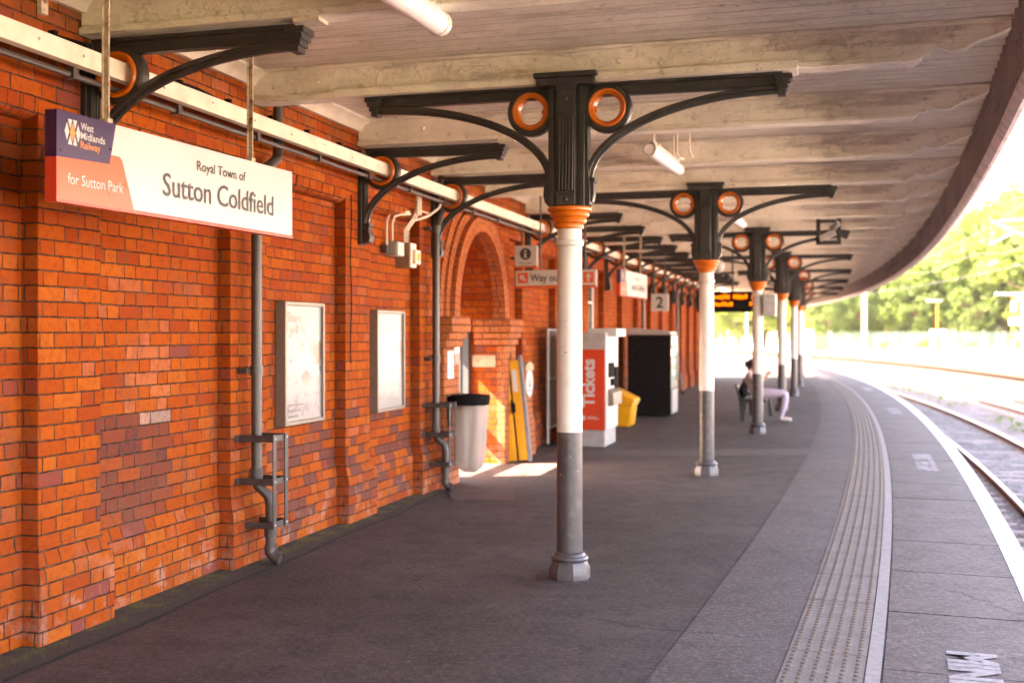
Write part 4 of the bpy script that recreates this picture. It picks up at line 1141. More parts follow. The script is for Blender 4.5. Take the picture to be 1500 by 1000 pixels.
# departure board
t = thing("departure_board", "black departure board with two lines of glowing orange text under the canopy", "display board", (4.15, 21.6, 0), WROT)
p = MB(); p.box(-0.62, 0.62, -0.10, 0.10, 2.05, 2.44); p.build("housing", M['black'], t, bevel=0.01)
led = NT("led_text"); led.set(col=(0.8, 0.2, 0.0), emit=(1.0, 0.16, 0.005), es=0.13)
p = MB(); x = -0.57
while x < 0.56:
    w_ = random.choice((0.03, 0.045, 0.06)); 
    if random.random() < 0.85: p.box(x, x+w_, -0.104, -0.1, 2.30+random.uniform(-0.012, 0.004), 2.375+random.uniform(-0.02, 0.008))
    x += w_+0.012
x = -0.5
while x < 0.02:
    w_ = random.choice((0.04, 0.055)); p.box(x, x+w_, -0.104, -0.1, 2.165+random.uniform(-0.008, 0.004), 2.235+random.uniform(-0.02, 0.008)); x += w_+0.012
x = 0.36
while x < 0.56:
    p.box(x, x+0.04, -0.104, -0.1, 2.17, 2.24); x += 0.052
p.build("text_line", led.m, t, flat=True)
p = MB()
for x in (-0.45, 0.45): p.tube([(x, 0, 2.44), (x, 0, 3.5)], 0.025, 8)
p.build("hanger", M['iron'], t)

# ------------------------------------------------------------------ electrical boxes with conduits between the brackets
t = wallthing("switch_box", "grey electrical box on the brick between the second and third brackets", "electrical box", 5.18)
p = MB(); p.box(-0.16, -0.03, -0.03, 0.15, 2.40, 2.54); p.build("case", M['gal'], t, bevel=0.006)
p = MB(); p.box(-0.03, -0.018, -0.025, 0.145, 2.405, 2.535); p.build("lid", M['sign_white'], t, bevel=0.004)
p = MB(); p.box(-0.16, -0.09, -0.13, -0.05, 2.42, 2.50)
p.build("junction", M['pipe'], t, bevel=0.006)
p = MB()
p.tube([(-0.11, -0.09, 2.50), (-0.11, -0.09, 2.72), (-0.10, -0.04, 2.80), (-0.08, 0.06, 2.83), (-0.05, 0.36, 2.86)], 0.012, 8)
p.tube([(-0.10, 0.03, 2.54), (-0.10, 0.03, 2.72), (-0.09, 0.07, 2.79), (-0.07, 0.15, 2.815), (-0.04, 0.36, 2.84)], 0.012, 8)
p.build("conduit", M['trunking'], t)
t = wallthing("meter_box", "brown sided cream electrical box with yellow warning label", "electrical box", 5.48)
p = MB(); p.box(-0.16, -0.02, -0.02, 0.14, 2.30, 2.55); p.build("case", paint("meter_brown", (0.22, 0.13, 0.09), 0.5), t, bevel=0.006)
p = MB(); p.box(-0.02, 0.0, -0.02, 0.14, 2.305, 2.545); p.box(0.0, 0.035, 0.03, 0.17, 2.34, 2.48); p.build("cover", M['trunking'], t, bevel=0.006)
p = MB(); p.box(0.035, 0.038, 0.06, 0.14, 2.375, 2.445); p.build("warning_label", M['yellow'], t)
p = MB()
for dy in (0.02, 0.09): p.tube([(-0.08, dy, 2.55), (-0.08, dy, 2.68), (-0.03, dy+0.06, 2.78), (0.0, dy+0.10, 2.86), (0.02, dy+0.10, 3.03)], 0.012, 8)
p.tube([(-0.04, 0.1, 2.78), (-0.03, 0.25, 2.80), (0.02, 0.45, 2.86), (0.10, 0.55, 2.95), (0.12, 0.58, 3.04)], 0.012, 8)
p.tube([(0.0, 0.12, 2.89), (0.0, 0.5, 2.89)], 0.009, 8)
for dy in (0.12, 0.19): p.tube([(0.02, dy, 2.84), (0.02, dy, 3.04)], 0.016, 8)
p.build("conduit", M['trunking'], t)

# ------------------------------------------------------------------ rubbish bag holder, ramp, signs by the arch
bag = NT("clear_bag"); bc_ = bag.coord()
bag.set(col=(0.55, 0.50, 0.46), rough=0.3)
btr = bag.node('ShaderNodeBsdfTranslucent'); btr.inputs[0].default_value = (0.55, 0.50, 0.46, 1); bmx = bag.node('ShaderNodeMixShader'); bmx.inputs[0].default_value = 0.4
bag.t.links.new(bag.b.outputs[0], bmx.inputs[1]); bag.t.links.new(btr.outputs[0], bmx.inputs[2]); btp = bag.node('ShaderNodeBsdfTransparent'); bm2 = bag.node('ShaderNodeMixShader'); bm2.inputs[0].default_value = 0.25
bag.t.links.new(bmx.outputs[0], bm2.inputs[1]); bag.t.links.new(btp.outputs[0], bm2.inputs[2]); bag.t.links.new(bm2.outputs[0], bag.o.inputs[0])
bag.bump(bag.noise(bag.scale(bc_, (9, 9, 3)), 2.0, 2, 0.5), 0.02, 0.6)
t = wallthing("rubbish_bag_holder", "black hoop with a clear plastic rubbish bag hung on the brick pier by the arch", "bin", 6.50, 0.29, 0.045)
p = MB()
p.lathe([(0.185, 0.845), (0.20, 0.84), (0.208, 0.86), (0.215, 0.935), (0.205, 0.945), (0.12, 0.955), (0.001, 0.958)], 28, cap=False); p.lathe([(0.14, 0.80), (0.185, 0.845)], 28, cap=False)
p.build("lid", M['black'], t)
p = MB(); vs = []; seg = 40; prof = [(0.188, 0.86), (0.185, 0.75), (0.172, 0.6), (0.165, 0.42), (0.158, 0.25), (0.135, 0.14), (0.07, 0.085), (0.005, 0.075)]
for i in range(seg):
    a = 2*math.pi*i/seg
    for k, (r, h) in enumerate(prof):
        q = r*(1+0.075*math.sin(a*7+k*0.4)*min(1, k/2)+0.05*math.sin(a*13+k)*min(1, k/3))
        vs.append((q*math.cos(a), q*math.sin(a), h+0.018*math.sin(a*3)*(k > 4)))
n = len(prof)
p.add(vs, [(i*n+k, ((i+1) % seg)*n+k, ((i+1) % seg)*n+k+1, i*n+k+1) for i in range(seg) for k in range(n-1)])
p.v = [Vector((v.x, v.y, 0.86-(0.86-v.z)*0.93)) for v in p.v]; p.build("bag", bag.m, t, angle=80)
p = MB(); p.box(-0.25, -0.19, -0.05, 0.05, 0.84, 0.92); p.box(-0.25, -0.235, -0.06, 0.06, 0.6, 0.93); p.build("wall_arm", M['black'], t)
t = wallthing("pier_notice", "narrow white notice on the brick pier above the rubbish bag", "notice", 6.42, 0.05)
p = MB(); p.box(0.0, 0.012, 0.0, 0.20, 1.16, 1.46); p.build("panel", M['sign_white'], t, bevel=0.002)
p = MB()
for k in range(9): p.box(0.012, 0.0135, 0.02, 0.18-0.02*(k % 3), 1.42-0.027*k, 1.431-0.027*k)
p.build("print", M['print2'], t)
t = wallthing("no_smoking_sign", "white and red prohibition sign on the corner of the brick pier", "sign", 6.66, 0.05)
p = MB(); p.box(0.0, 0.010, 0.0, 0.17, 1.31, 1.56); p.build("panel", M['sign_white'], t, bevel=0.002)
p = MB(); p.box(0.010, 0.012, 0.0, 0.17, 1.31, 1.43); p.lathe([(0.042, 0.0115), (0.055, 0.0115)], 20, (0.0, 0.085, 1.495), 'x', cap=False)
p.build("red_mark", M['red'], t)
# folded wheelchair ramp leaning against the pier
t = thing("wheelchair_ramp", "folded yellow and black wheelchair ramp leaning upright by the arch", "ramp", W(8.96, 0.16), WROT)
M['ramp_grey'] = paint("ramp_grey", (0.17, 0.16, 0.17), 0.5, 0.15, 10)
lean = Matrix.Rotation(R(-6), 4, 'Y') @ Matrix.Rotation(R(9), 4, 'Z')
def leaned(p):
    p.v = [lean @ v for v in p.v]; return p
p = MB(); p.box(-0.125, -0.01, -0.055, 0.03, 0.02, 1.36); p.box(0.012, 0.125, -0.05, 0.03, 0.02, 1.30)
p.box(-0.10, -0.03, -0.062, -0.05, 0.15, 0.62); p.box(-0.10, -0.03, -0.062, -0.05, 0.75, 1.22)
leaned(p).build("ramp_panel", M['yellow'], t, bevel=0.008)
p = MB(); p.box(-0.012, 0.014, -0.03, 0.02, 0.02, 1.34); p.box(-0.13, 0.04, -0.02, 0.03, 1.345, 1.42); p.box(-0.165, -0.127, -0.06, 0.06, 0.0, 1.30); p.tube([(0.0, -0.07, 0.62), (0.0, -0.10, 0.66), (0.0, -0.10, 0.76), (0.0, -0.07, 0.80)], 0.012, 8); p.box(-0.02, 0.035, -0.066, -0.05, 0.64, 0.76)
leaned(p).build("hinge", M['black'], t, bevel=0.006)
p = MB(); p.box(0.127, 0.175, -0.05, 0.05, 0.0, 1.36); leaned(p).build("side_rail", M['ramp_grey'], t, bevel=0.006)
p = MB(); p.box(-0.07, -0.03, -0.0635, -0.0625, 1.02, 1.14); p.box(0.03, 0.09, -0.052, -0.050, 0.9, 1.18); leaned(p).build("sticker", M['sign_white'], t)
t = wallthing("wall_notice", "tall thin white notice on the brickwork just above the leaning ramp", "notice", 9.24, -0.05)
p = MB(); p.box(0.0, 0.015, 0.0, 0.14, 1.22, 1.62); p.build("panel", M['sign_white'], t, bevel=0.002)
t = wallthing("round_sign", "round white sign on the low buttress right of the yellow ramp", "sign", 9.66, 0.112)
p = MB(); p.lathe([(0.001, 0.012), (0.19, 0.012), (0.19, 0.0)], 32, (0, 0, 0.985), 'x', cap=False); p.build("disc", M['sign_white'], t)
p = MB(); p.box(0.012, 0.0135, -0.03, 0.03, 0.93, 0.98); p.sphere((0.012, 0, 1.01), 0.022, 10, 6, (0.08, 1, 1)); p.box(0.012, 0.0135, -0.09, 0.09, 0.88, 0.89); p.build("symbol", M['print'], t)
# tubular metal gate further along
t = wallthing("metal_gate", "grey tubular metal gate standing against the wall behind the nearest column", "gate", 11.2, 0.0)
p = MB()
for y_ in (0.0, 0.75): p.tube([(0.0, y_, 0.02), (0.0, y_, 1.72)], 0.022, 8)
for z in (0.25, 0.97, 1.70): p.tube([(0.0, 0, z), (0.0, 0.75, z)], 0.018, 8)
p.build("frame", M['gal'], t)
p = MB()
for k in range(1, 8): p.tube([(0.0, 0.094*k, 0.25), (0.0, 0.094*k, 1.70)], 0.006, 6)
p.build("infill_bars", M['gal'], t)

# ------------------------------------------------------------------ ticket machine, grit bin, vending machines
t = thing("ticket_machine", "tall red and white ticket machine with Tickets in white lettering", "ticket machine", (1.36, 16.5, 0), WROT)
p = MB(); p.box(-0.66, -0.02, 0.03, 0.90, 0.0, 0.24); p.build("plinth", M['gal'], t, bevel=0.004)
p = MB(); p.box(-0.68, 0.0, 0.0, 0.93, 0.24, 1.66); p.build("cabinet", M['gal'], t, bevel=0.01)
p = MB(); p.box(-0.68, -0.012, -0.006, 0.01, 0.245, 1.415); p.build("side_panel", M['red'], t, bevel=0.002)
M['cream_panel'] = paint("machine_front", (0.60, 0.55, 0.51), 0.35, 0.05, 3, 0)
p = MB(); p.box(-0.01, 0.012, 0.01, 0.92, 0.25, 1.60); p.build("front_panel", M['cream_panel'], t, bevel=0.006)
p = MB(); p.box(-0.3, 0.14, 0.12, 0.88, 1.60, 1.72); p.build("hood", M['sign_white'], t, bevel=0.01)
p = MB(); p.box(0.012, 0.03, 0.12, 0.55, 1.0, 1.22); p.box(0.012, 0.06, 0.30, 0.62, 0.88, 0.98); p.box(0.012, 0.035, 0.62, 0.84, 0.80, 1.15); p.build("screen", M['black'], t, bevel=0.006)
p = MB(); p.prism([(0.012, 0.58), (0.10, 0.60), (0.09, 0.78), (0.012, 0.84)], 0.10, 0.80, 'y'); p.build("coin_tray", M['alu'], t, bevel=0.006)
p = MB()
p.text("Tickets", 0.25, lambda x, y: (-0.17-y, -0.0085, 0.575+x), width=0.70, bold=0.008)
p.build("lettering", M['sign_white'], t, flat=True); p = MB()
p.lathe([(0.001, -0.0085), (0.035, -0.0085)], 18, (-0.33, 0, 0.42), 'y', cap=False)
p.box(-0.27, -0.14, -0.0085, -0.007, 0.427, 0.437); p.box(-0.27, -0.10, -0.0085, -0.007, 0.405, 0.415)
p.build("emblem", M['sign_white'], t, flat=True)
t = thing("grit_bin", "yellow plastic grit bin with sloping lid between the two machines", "bin", (1.90, 20.1, 0), WROT)
p = MB()
def fr(z, a, b_, c_, d_): return [(a, b_, z), (c_, b_, z), (c_, d_, z), (a, d_, z)]
vs = fr(0.0, -0.35, 0.04, 0.20, 0.72) + fr(0.44, -0.42, 0.0, 0.28, 0.76)
p.add(vs, [(3,2,1,0), (4,5,6,7)] + [(i, (i+1) % 4, 4+(i+1) % 4, 4+i) for i in range(4)])
for y_ in (0.08, 0.42): p.prism([(0.2, 0.02), (0.245, 0.02), (0.30, 0.40), (0.27, 0.40)], y_, y_+0.2, 'y')
p.box(-0.45, 0.31, -0.03, 0.79, 0.40, 0.45)
p.build("body", M['yellow'], t, bevel=0.015)
p = MB(); p.prism([(-0.44, 0.452), (0.34, 0.452), (0.34, 0.52), (-0.20, 0.74), (-0.44, 0.74)], -0.04, 0.80, 'y'); p.build("lid", M['yellow'], t, bevel=0.02); t.scale = (0.78, 0.8, 0.93)
def vending(loc, label, side, front):
    t = thing("vending_machine", label, "vending machine", loc, WROT)
    p = MB(); p.box(-0.86, 0, 0, 0.88, 0.04, 1.62); p.build("cabinet", side, t, bevel=0.008)
    p = MB(); p.prism([(-0.86, 1.622), (0.0, 1.622), (0.0, 1.68), (-0.86, 1.76)], -0.01, 0.90, 'y'); p.build("hood", M['gal'], t, bevel=0.006)
    p = MB(); p.box(0.0, 0.022, 0.02, 0.86, 0.55, 1.60); p.build("pale_front", front, t, bevel=0.006)  # front panel in a plain pale colour, no glow
    p = MB(); p.box(0.0, 0.03, 0.02, 0.86, 0.06, 0.53); p.build("kick_panel", M['gal'], t, bevel=0.006)
    p = MB()
    for k in range(4): p.box(0.022, 0.026, 0.08, 0.60, 0.72+0.2*k, 0.82+0.2*k)
    p.box(0.022, 0.04, 0.66, 0.82, 0.7, 1.3)
    p.build("display_window", M['greenfence'], t, bevel=0.004)
    return t
pale_glass = NT("machine_glass"); pale_glass.set(col=(0.75, 0.72, 0.55), rough=0.1, coat=0.5)
vending((3.13, 22.45, 0), "large black sided vending machine with pale front standing against the wall", M['black'], pale_glass.m)
p = MB(); p.lathe([(0.001, 0.05), (0.055, 0.045), (0.075, 0.02), (0.075, 0.0)], 18, (0, 0, 1.55), 'x', cap=False)
o = p.build("alarm_bell", M['red'], None, W(16.1, -0.05), WROT); tag(o, "small red alarm sounder on the wall between the machines", "alarm")

# ------------------------------------------------------------------ ceiling lights, camera box, globe, junction box on column
lamp_m = paint("opal_diffuser", (0.80, 0.76, 0.80), 0.3, 0.05, 6, 0.001)
def tube_light(x, Y, label):
    m = 0.345; dd = Vector((m, 1, 0)).normalized(); rz = math.atan2(-dd.x, dd.y)
    t = thing("tube_light", label, "light", (x, Y, 0), rz, "tube lights under the canopy")
    zc = 3.26
    p = MB(); prof = [(0.001, -0.0), (0.045, 0.0), (0.062, 0.02), (0.062, 1.28), (0.045, 1.30), (0.001, 1.30)]
    p.lathe(prof, 18, (0, 0, zc), 'y', cap=False); p.build("diffuser", lamp_m, t)
    p = MB(); p.box(-0.03, 0.03, 0.06, 1.24, zc+0.052, zc+0.080)
    for y_ in (0.0, 1.28): p.lathe([(0.063, -0.012), (0.066, -0.012), (0.066, 0.03), (0.063, 0.03)], 18, (0, y_, zc), 'y', cap=False)
    p.build("end_cap", M['shaft_white'], t)
    p = MB()
    for y_ in (0.2, 1.1): p.tube([(0, y_, zc+0.07), (0, y_, 3.56)], 0.010, 6); p.box(-0.055, 0.055, y_-0.015, y_+0.015, zc+0.06, zc+0.068)
    p.build("hanger", M['trunking'], t)
tube_light(-0.80, 4.70, "tube light cut off by the top of the photo")
tube_light(1.20, 9.95, "tube light hanging right of the nearest column's head")
tube_light(2.98, 15.6, "tube light hanging just left of the second column's head")
# conduit loop on the joist
for k, (x, y_, lab) in enumerate(((-0.40, 5.35, "cream conduit stub beside the tube light at the top"), (1.55, 10.7, "cream conduit drop on the joist right of the second tube light"))):
    p = MB(); p.tube([(0, 0, 3.56), (0, 0.0, 3.34), (0.02, 0.05, 3.30), (0.04, 0.12, 3.30)], 0.013, 8); p.tube([(0.12, 0, 3.56), (0.12, 0, 3.36), (0.13, 0.03, 3.32), (0.14, 0.10, 3.31)], 0.010, 8)
    o = p.build("ceiling_conduit", M['trunking'], None, (x, y_, 0), -0.33); tag(o, lab, "conduit")
t = thing("security_camera", "twin camera housing on a dark bracket under the canopy edge", "camera", (4.72, 17.0, 0), -0.3)
p = MB()
for x in (-0.14, 0.16): p.box(x-0.03, x+0.03, -0.03, 0.03, 3.02, 3.48)
p.box(-0.17, 0.19, -0.04, 0.04, 2.97, 3.03); p.box(-0.17, 0.19, -0.03, 0.03, 3.30, 3.34); p.build("bracket", M['iron'], t, bevel=0.004)
p = MB()
p.obox((0.0, -0.12, 3.10), (1, 0.0, 0.45), (0, 1, 0), (-0.45, 0, 1), 0.12, 0.045, 0.045); p.obox((0.10, -0.02, 3.24), (0.6, -0.5, 0.5), (0.5, 0.8, 0), (-0.4, 0.2, 1), 0.09, 0.035, 0.04)
p.build("camera_body", M['gal'], t, bevel=0.008)
p = MB(); p.obox((-0.155, -0.12, 3.03), (1, 0, 0.45), (0, 1, 0), (-0.45, 0, 1), 0.02, 0.045, 0.045); p.build("lens_hood", M['black'], t)
t = thing("globe_camera", "white dome camera hanging on a curved iron bracket beyond the second column", "camera", (4.35, 24.0, 0), -0.3)
p = MB(); p.sphere((0.0, 0, 3.06), 0.13, 16, 10, (1, 1, 1.15)); p.build("dome", M['sign_white'], t)
p = MB(); p.tube([(0.0, 0, 3.2), (0, 0, 3.5)], 0.02, 8); p.tube([(-0.2, 0, 2.92), (0.35, 0, 2.92)], 0.02, 8); p.tube([(0.3, 0, 2.4), (0.30, 0, 2.7), (0.24, 0, 2.85), (0.1, 0, 2.92)], 0.02, 8); p.tube([(0.3, 0, 2.4), (0.3, 0, 3.5)], 0.018, 8)
p.build("bracket", M['iron'], t)
t = thing("junction_box", "pale cabinet strapped high on the third column", "box", (CX(18.8)+0.0, 18.8, 0), WROT)
p = MB(); p.box(0.09, 0.30, -0.15, 0.12, 1.93, 2.30); p.build("case", M['trunking'], t, bevel=0.008)
p = MB(); p.box(0.095, 0.295, -0.158, -0.151, 1.95, 2.28); p.build("door", M['gal'], t, bevel=0.003)

# dry leaf by the arch
p = MB(); p.add([(0,0,0.006),(0.05,0.02,0.02),(0.09,0.0,0.008),(0.06,-0.04,0.022),(0.02,-0.035,0.012)], [(0,1,2,3,4)])
p.add([(0.03,0.01,0.011),(0.06,0.05,0.03),(0.075,0.015,0.016)], [(0,1,2)])
o = p.build("dry_leaf", M['wood_brown'], None, (0.07, 13.3, 0), 0.4); tag(o, "curled brown leaf on the platform in front of the arch", "leaf")
# ------------------------------------------------------------------ bench and person
fwd = Vector((0.955, -0.297, 0)); PR = math.atan2(fwd.y, fwd.x)
HIP = Vector((4.60, 21.45, 0))
t = thing("platform_bench", "dark metal bench facing the track with a person seated on it", "bench", HIP, PR)
p = MB()
for k in range(7): p.box(-0.22+0.063*k, -0.175+0.063*k, -0.35, 1.65, 0.405, 0.43)
p.build("seat", M['iron'], t, bevel=0.004)
p = MB()
for k in range(3): p.box(-0.30-0.02*k, -0.28-0.02*k, -0.35, 1.65, 0.47+0.075*k, 0.53+0.075*k)
p.build("backrest", M['iron'], t, bevel=0.004)
for y_ in (-0.2, 1.5):
    p = MB(); p.prism([(-0.26, 0.0), (-0.20, 0.0), (-0.14, 0.40), (-0.28, 0.46), (-0.34, 0.70), (-0.37, 0.70), (-0.30, 0.40)], y_-0.025, y_+0.025, 'y')
    p.prism([(0.12, 0.0), (0.20, 0.0), (0.14, 0.405), (0.08, 0.405)], y_-0.025, y_+0.025, 'y'); p.box(-0.26, 0.2, y_-0.02, y_+0.02, 0.36, 0.404)
    p.build("leg", M['iron'], t, bevel=0.004)

M['skin'] = paint("skin", (0.36, 0.17, 0.095), 0.5, 0.12, 20, 0.001)
M['top'] = paint("pale_knit", (0.42, 0.32, 0.32), 0.85, 0.12, 30, 0.004)
M['trousers'] = paint("lilac_cotton", (0.42, 0.34, 0.42), 0.8, 0.1, 14, 0.006)
M['shoes'] = paint("cream_canvas", (0.5, 0.42, 0.36), 0.6, 0.1, 20, 0.002)
M['hair'] = paint("dark_hair", (0.016, 0.010, 0.009), 0.5, 0.4, 40, 0.01)
def person_mesh():
    V = []; Ed = []; Rd = []
    def v(p_, r, par=None):
        V.append(p_); Rd.append(r if isinstance(r, tuple) else (r, r))
        if par is not None: Ed.append((par, len(V)-1))
        return len(V)-1
    pel = v((0.0, 0, 0.535), (0.15, 0.13))
    s1 = v((-0.065, 0, 0.67), (0.145, 0.125), pel); s2 = v((-0.115, 0, 0.80), (0.16, 0.125), s1); ch = v((-0.125, 0, 0.885), (0.12, 0.095), s2)
    nk = v((-0.098, 0, 0.955), 0.052, ch); nk2 = v((-0.075, 0, 0.99), 0.05, nk)
    h1 = v((-0.045, 0, 1.025), (0.07, 0.078), nk2); h2 = v((-0.04, 0, 1.075), (0.076, 0.086), h1); h3 = v((-0.055, 0, 1.125), (0.055, 0.06), h2)
    v((0.050, 0, 1.045), 0.014, h2); v((0.035, 0, 0.985), 0.024, h1)
    for sy in (-1, 1):
        sh = v((-0.115, sy*0.15, 0.89), 0.058, ch)
        el = v((0.02, sy*0.215, 0.69), 0.044, v((-0.05, sy*0.195, 0.79), 0.05, sh))
        wr = v((0.165, sy*0.075, 0.815), 0.027, v((0.10, sy*0.145, 0.755), 0.037, el))
        pa = v((0.20, sy*0.05, 0.858), (0.022, 0.034), wr)
        for k in range(4):
            a = v((0.228-0.006*k, sy*(0.045-0.004*k), 0.90-0.017*k+0.02), 0.009, pa)
            b_ = v((0.252-0.004*k, sy*(0.028-0.003*k), 0.918-0.019*k+0.02), 0.008, a)
            v((0.262, sy*0.008, 0.915-0.019*k+0.012), 0.0075, b_)
        a = v((0.19, sy*0.022, 0.90), 0.010, pa); v((0.212, sy*0.010, 0.93), 0.009, a)
        hp = v((0.06, sy*0.085, 0.515), 0.105, pel)
        th = v((0.30, sy*0.095, 0.53), 0.090, hp); kn = v((0.545, sy*0.09, 0.525), 0.066, th)
        cf = v((0.535, sy*0.088, 0.36), 0.062, kn); an = v((0.475, sy*0.085, 0.115), 0.038, cf)
        hl = v((0.455, sy*0.085, 0.05), 0.042, an); ba = v((0.575, sy*0.095, 0.042), (0.046, 0.036), hl); v((0.655, sy*0.10, 0.035), (0.038, 0.026), ba)
    me = bpy.data.meshes.new("person_skeleton"); me.from_pydata(V, Ed, [])
    o = bpy.data.objects.new("person_skeleton", me); COL.objects.link(o)
    m = o.modifiers.new("skin", 'SKIN'); m.use_smooth_shade = True
    sk = me.skin_vertices[0].data
    for i, r in enumerate(Rd): sk[i].radius = r; sk[i].use_root = (i == 0)
    o.modifiers.new("smooth", 'SUBSURF').levels = 2
    bpy.context.view_layer.update()
    ev = o.evaluated_get(bpy.context.evaluated_depsgraph_get())
    out = bpy.data.meshes.new_from_object(ev)
    bpy.data.objects.remove(o)
    for k in ('top', 'trousers', 'skin', 'shoes'): out.materials.append(M[k])
    for f in out.polygons:
        c = f.center; f.use_smooth = True
        if c.z > 0.955 or (c.x > 0.155 and c.z > 0.72): f.material_index = 2
        elif c.z < 0.095: f.material_index = 3
        elif c.z > 0.60 or (c.x < -0.01 and c.z > 0.56): f.material_index = 0
        else: f.material_index = 1
    o = bpy.data.objects.new("person", out); COL.objects.link(o)
    return o
per = person_mesh(); per.location = HIP; per.rotation_euler = (0, 0, PR)
tag(per, "person in lilac trousers and pale top seated on the bench looking down at a phone", "person")
p = MB()
p.sphere((-0.068, 0, 1.085), 0.092, 18, 12, (1.0, 0.98, 1.0)); p.sphere((-0.165, 0, 1.085), 0.052, 14, 10, (1, 1.0, 1.05))
for k in range(26):
    a = random.uniform(0, 6.28); q = random.uniform(0.3, 1)
    p.sphere((-0.175+0.03*math.cos(a)*q, 0.045*math.sin(a), 1.075+0.045*math.cos(a*2.3)), 0.02, 6, 4)
p.sphere((-0.125, 0.0, 1.01), 0.06, 12, 8, (0.8, 1.0, 1.2))
p.build("hair", M['hair'], per, angle=180)
p = MB()
for sy in (-1, 1): p.sphere((0.036, sy*0.032, 1.072), 0.009, 8, 6)
p.build("eyes", M['ink'], per)
p = MB(); p.box(0.035, 0.041, -0.02, 0.02, 1.008, 1.016); p.build("mouth", paint("lips", (0.30, 0.09, 0.07), 0.5), per)
t = thing("mobile_phone", "dark mobile phone held up in the seated person's hands", "phone", HIP + fwd*0.262 + Vector((0, 0, 0.885)), PR)
p = MB(); p.obox((0.022, 0, 0.055), (1, 0, -0.45), (0, 1, 0), (0.45, 0, 1), 0.005, 0.037, 0.075); p.build("case", M['black'], t, bevel=0.003)
p = MB(); p.obox((0.0165, 0, 0.0565), (1, 0, -0.45), (0, 1, 0), (0.45, 0, 1), 0.001, 0.033, 0.068); p.build("screen", M['gal'], t)
t = thing("black_bag", "black bag resting on the bench behind the seated person's back", "bag", HIP + fwd*-0.205 + Vector((-0.06, -0.17, 0.435)), PR)
p = MB(); p.sphere((0, 0, 0.15), 0.15, 16, 10, (0.55, 0.8, 1.0)); p.sphere((-0.06, 0.01, 0.10), 0.09, 12, 8, (0.6, 0.9, 0.9)); p.build("body", M['black'], t, angle=180)
p = MB(); p.tube([(0.0, -0.06, 0.26), (0.0, -0.03, 0.36), (0.0, 0.03, 0.36), (0.0, 0.06, 0.26)], 0.012, 8); p.build("strap", M['black'], t)

# ------------------------------------------------------------------ railway tracks
def track(offs, label, y0, y1):
    t = thing("railway_track", label, "railway track", pt(10, sum(offs)/2, -1.05), 0)
    t_inv = -t.location
    for o_ in offs:
        p = MB()
        path = [pt(y0+i*2.0, o_, -0.90) + t_inv for i in range(int((y1-y0)/2)+1)]
        head = [(-0.034, -0.035), (0.034, -0.035), (0.036, -0.012), (0.030, 0.0), (-0.030, 0.0), (-0.036, -0.012)]
        n = len(head)
        def sec(pr):
            b0 = len(p.v); vs = []
            for i in range(len(path)):
                Y = y0+i*2.0; m = dE(Y); L = math.sqrt(1+m*m); sd = Vector((1/L, -m/L, 0))
                vs += [path[i]+sd*a+Vector((0, 0, z)) for a, z in pr]
            k = len(pr)
            p.add(vs, [(i*k+j, i*k+(j+1) % k, (i+1)*k+(j+1) % k, (i+1)*k+j) for i in range(len(path)-1) for j in range(k)])
        p.cur = 0; sec(head)
        p.cur = 1; sec([(-0.009, -0.13), (0.009, -0.13), (0.012, -0.036), (-0.012, -0.036)]); sec([(-0.065, -0.152), (0.065, -0.152), (0.055, -0.138), (0.012, -0.125), (-0.012, -0.125), (-0.055, -0.138)])
        p.build("rail", [M['steel'], M['rustrail']], t)
    first = None; Y = max(y0, 12.0); cnt = 0
    while Y < y1-50 and cnt < 96:
        m = dE(Y); rz = math.atan2(-m, 1)
        c = pt(Y, sum(offs)/2, -1.045) + t_inv
        if first is None:
            p = MB(); p.prism([(-0.13, -0.06), (0.13, -0.06), (0.10, 0.0), (-0.10, 0.0)], -1.2, 1.2, 'y')
            for q in (-0.735, 0.735):
                p.box(-0.075, 0.075, q-0.10, q+0.10, 0.0, 0.008)
            p.v = [Vector((v.y, v.x, v.z)) for v in p.v]; p.f = [f[::-1] for f in p.f]
            first = p.build("sleeper", M['sleeper'], t); o = first
        else:
            o = first.copy(); COL.objects.link(o); o.parent = t
        o.location = c; o.rotation_euler = (0, 0, rz)
        Y += 0.65*math.cos(math.atan(m)); cnt += 1
track((-1.0, -2.47), "near railway track with shiny rails beside the platform edge", -2, 124)
track((-4.9, -6.35), "far railway track running below the sunlit platform opposite", 4, 124)

# weeds in the six-foot and by the far rail: nobody could count them
def leaf_mat(name, c1, c2, trans=0.45):
    m = NT(name); oi = m.node("ShaderNodeObjectInfo"); ge = m.node("ShaderNodeNewGeometry")
    n = m.noise(m.coord(), 0.8, 4, 0.6)
    rn = ge.outputs["Random Per Island"]
    col = m.mix(m.smooth(n, 0.35, 0.65), c1, c2)
    col = m.mix(m.math('MULTIPLY', rn, 0.5), col, cm(c2, 1.35))
    m.set(col=col, rough=0.55, spec=0.3)
    tr = m.node("ShaderNodeBsdfTranslucent"); m.put(tr.inputs[0], m.mix(0.5, col, cm(c2, 1.6)))
    mx = m.node("ShaderNodeMixShader"); mx.inputs[0].default_value = trans
    m.t.links.new(m.b.outputs[0], mx.inputs[1]); m.t.links.new(tr.outputs[0], mx.inputs[2]); m.t.links.new(mx.outputs[0], m.o.inputs[0])
    return m.m
M['leaf'] = leaf_mat("leaves_green", (0.056, 0.108, 0.018), (0.104, 0.172, 0.032))
M['leaf2'] = leaf_mat("leaves_yellow_green", (0.082, 0.130, 0.022), (0.142, 0.200, 0.040))
M['leaf3'] = leaf_mat("leaves_dark", (0.028, 0.058, 0.013), (0.055, 0.098, 0.020))
rg = random.Random(11)
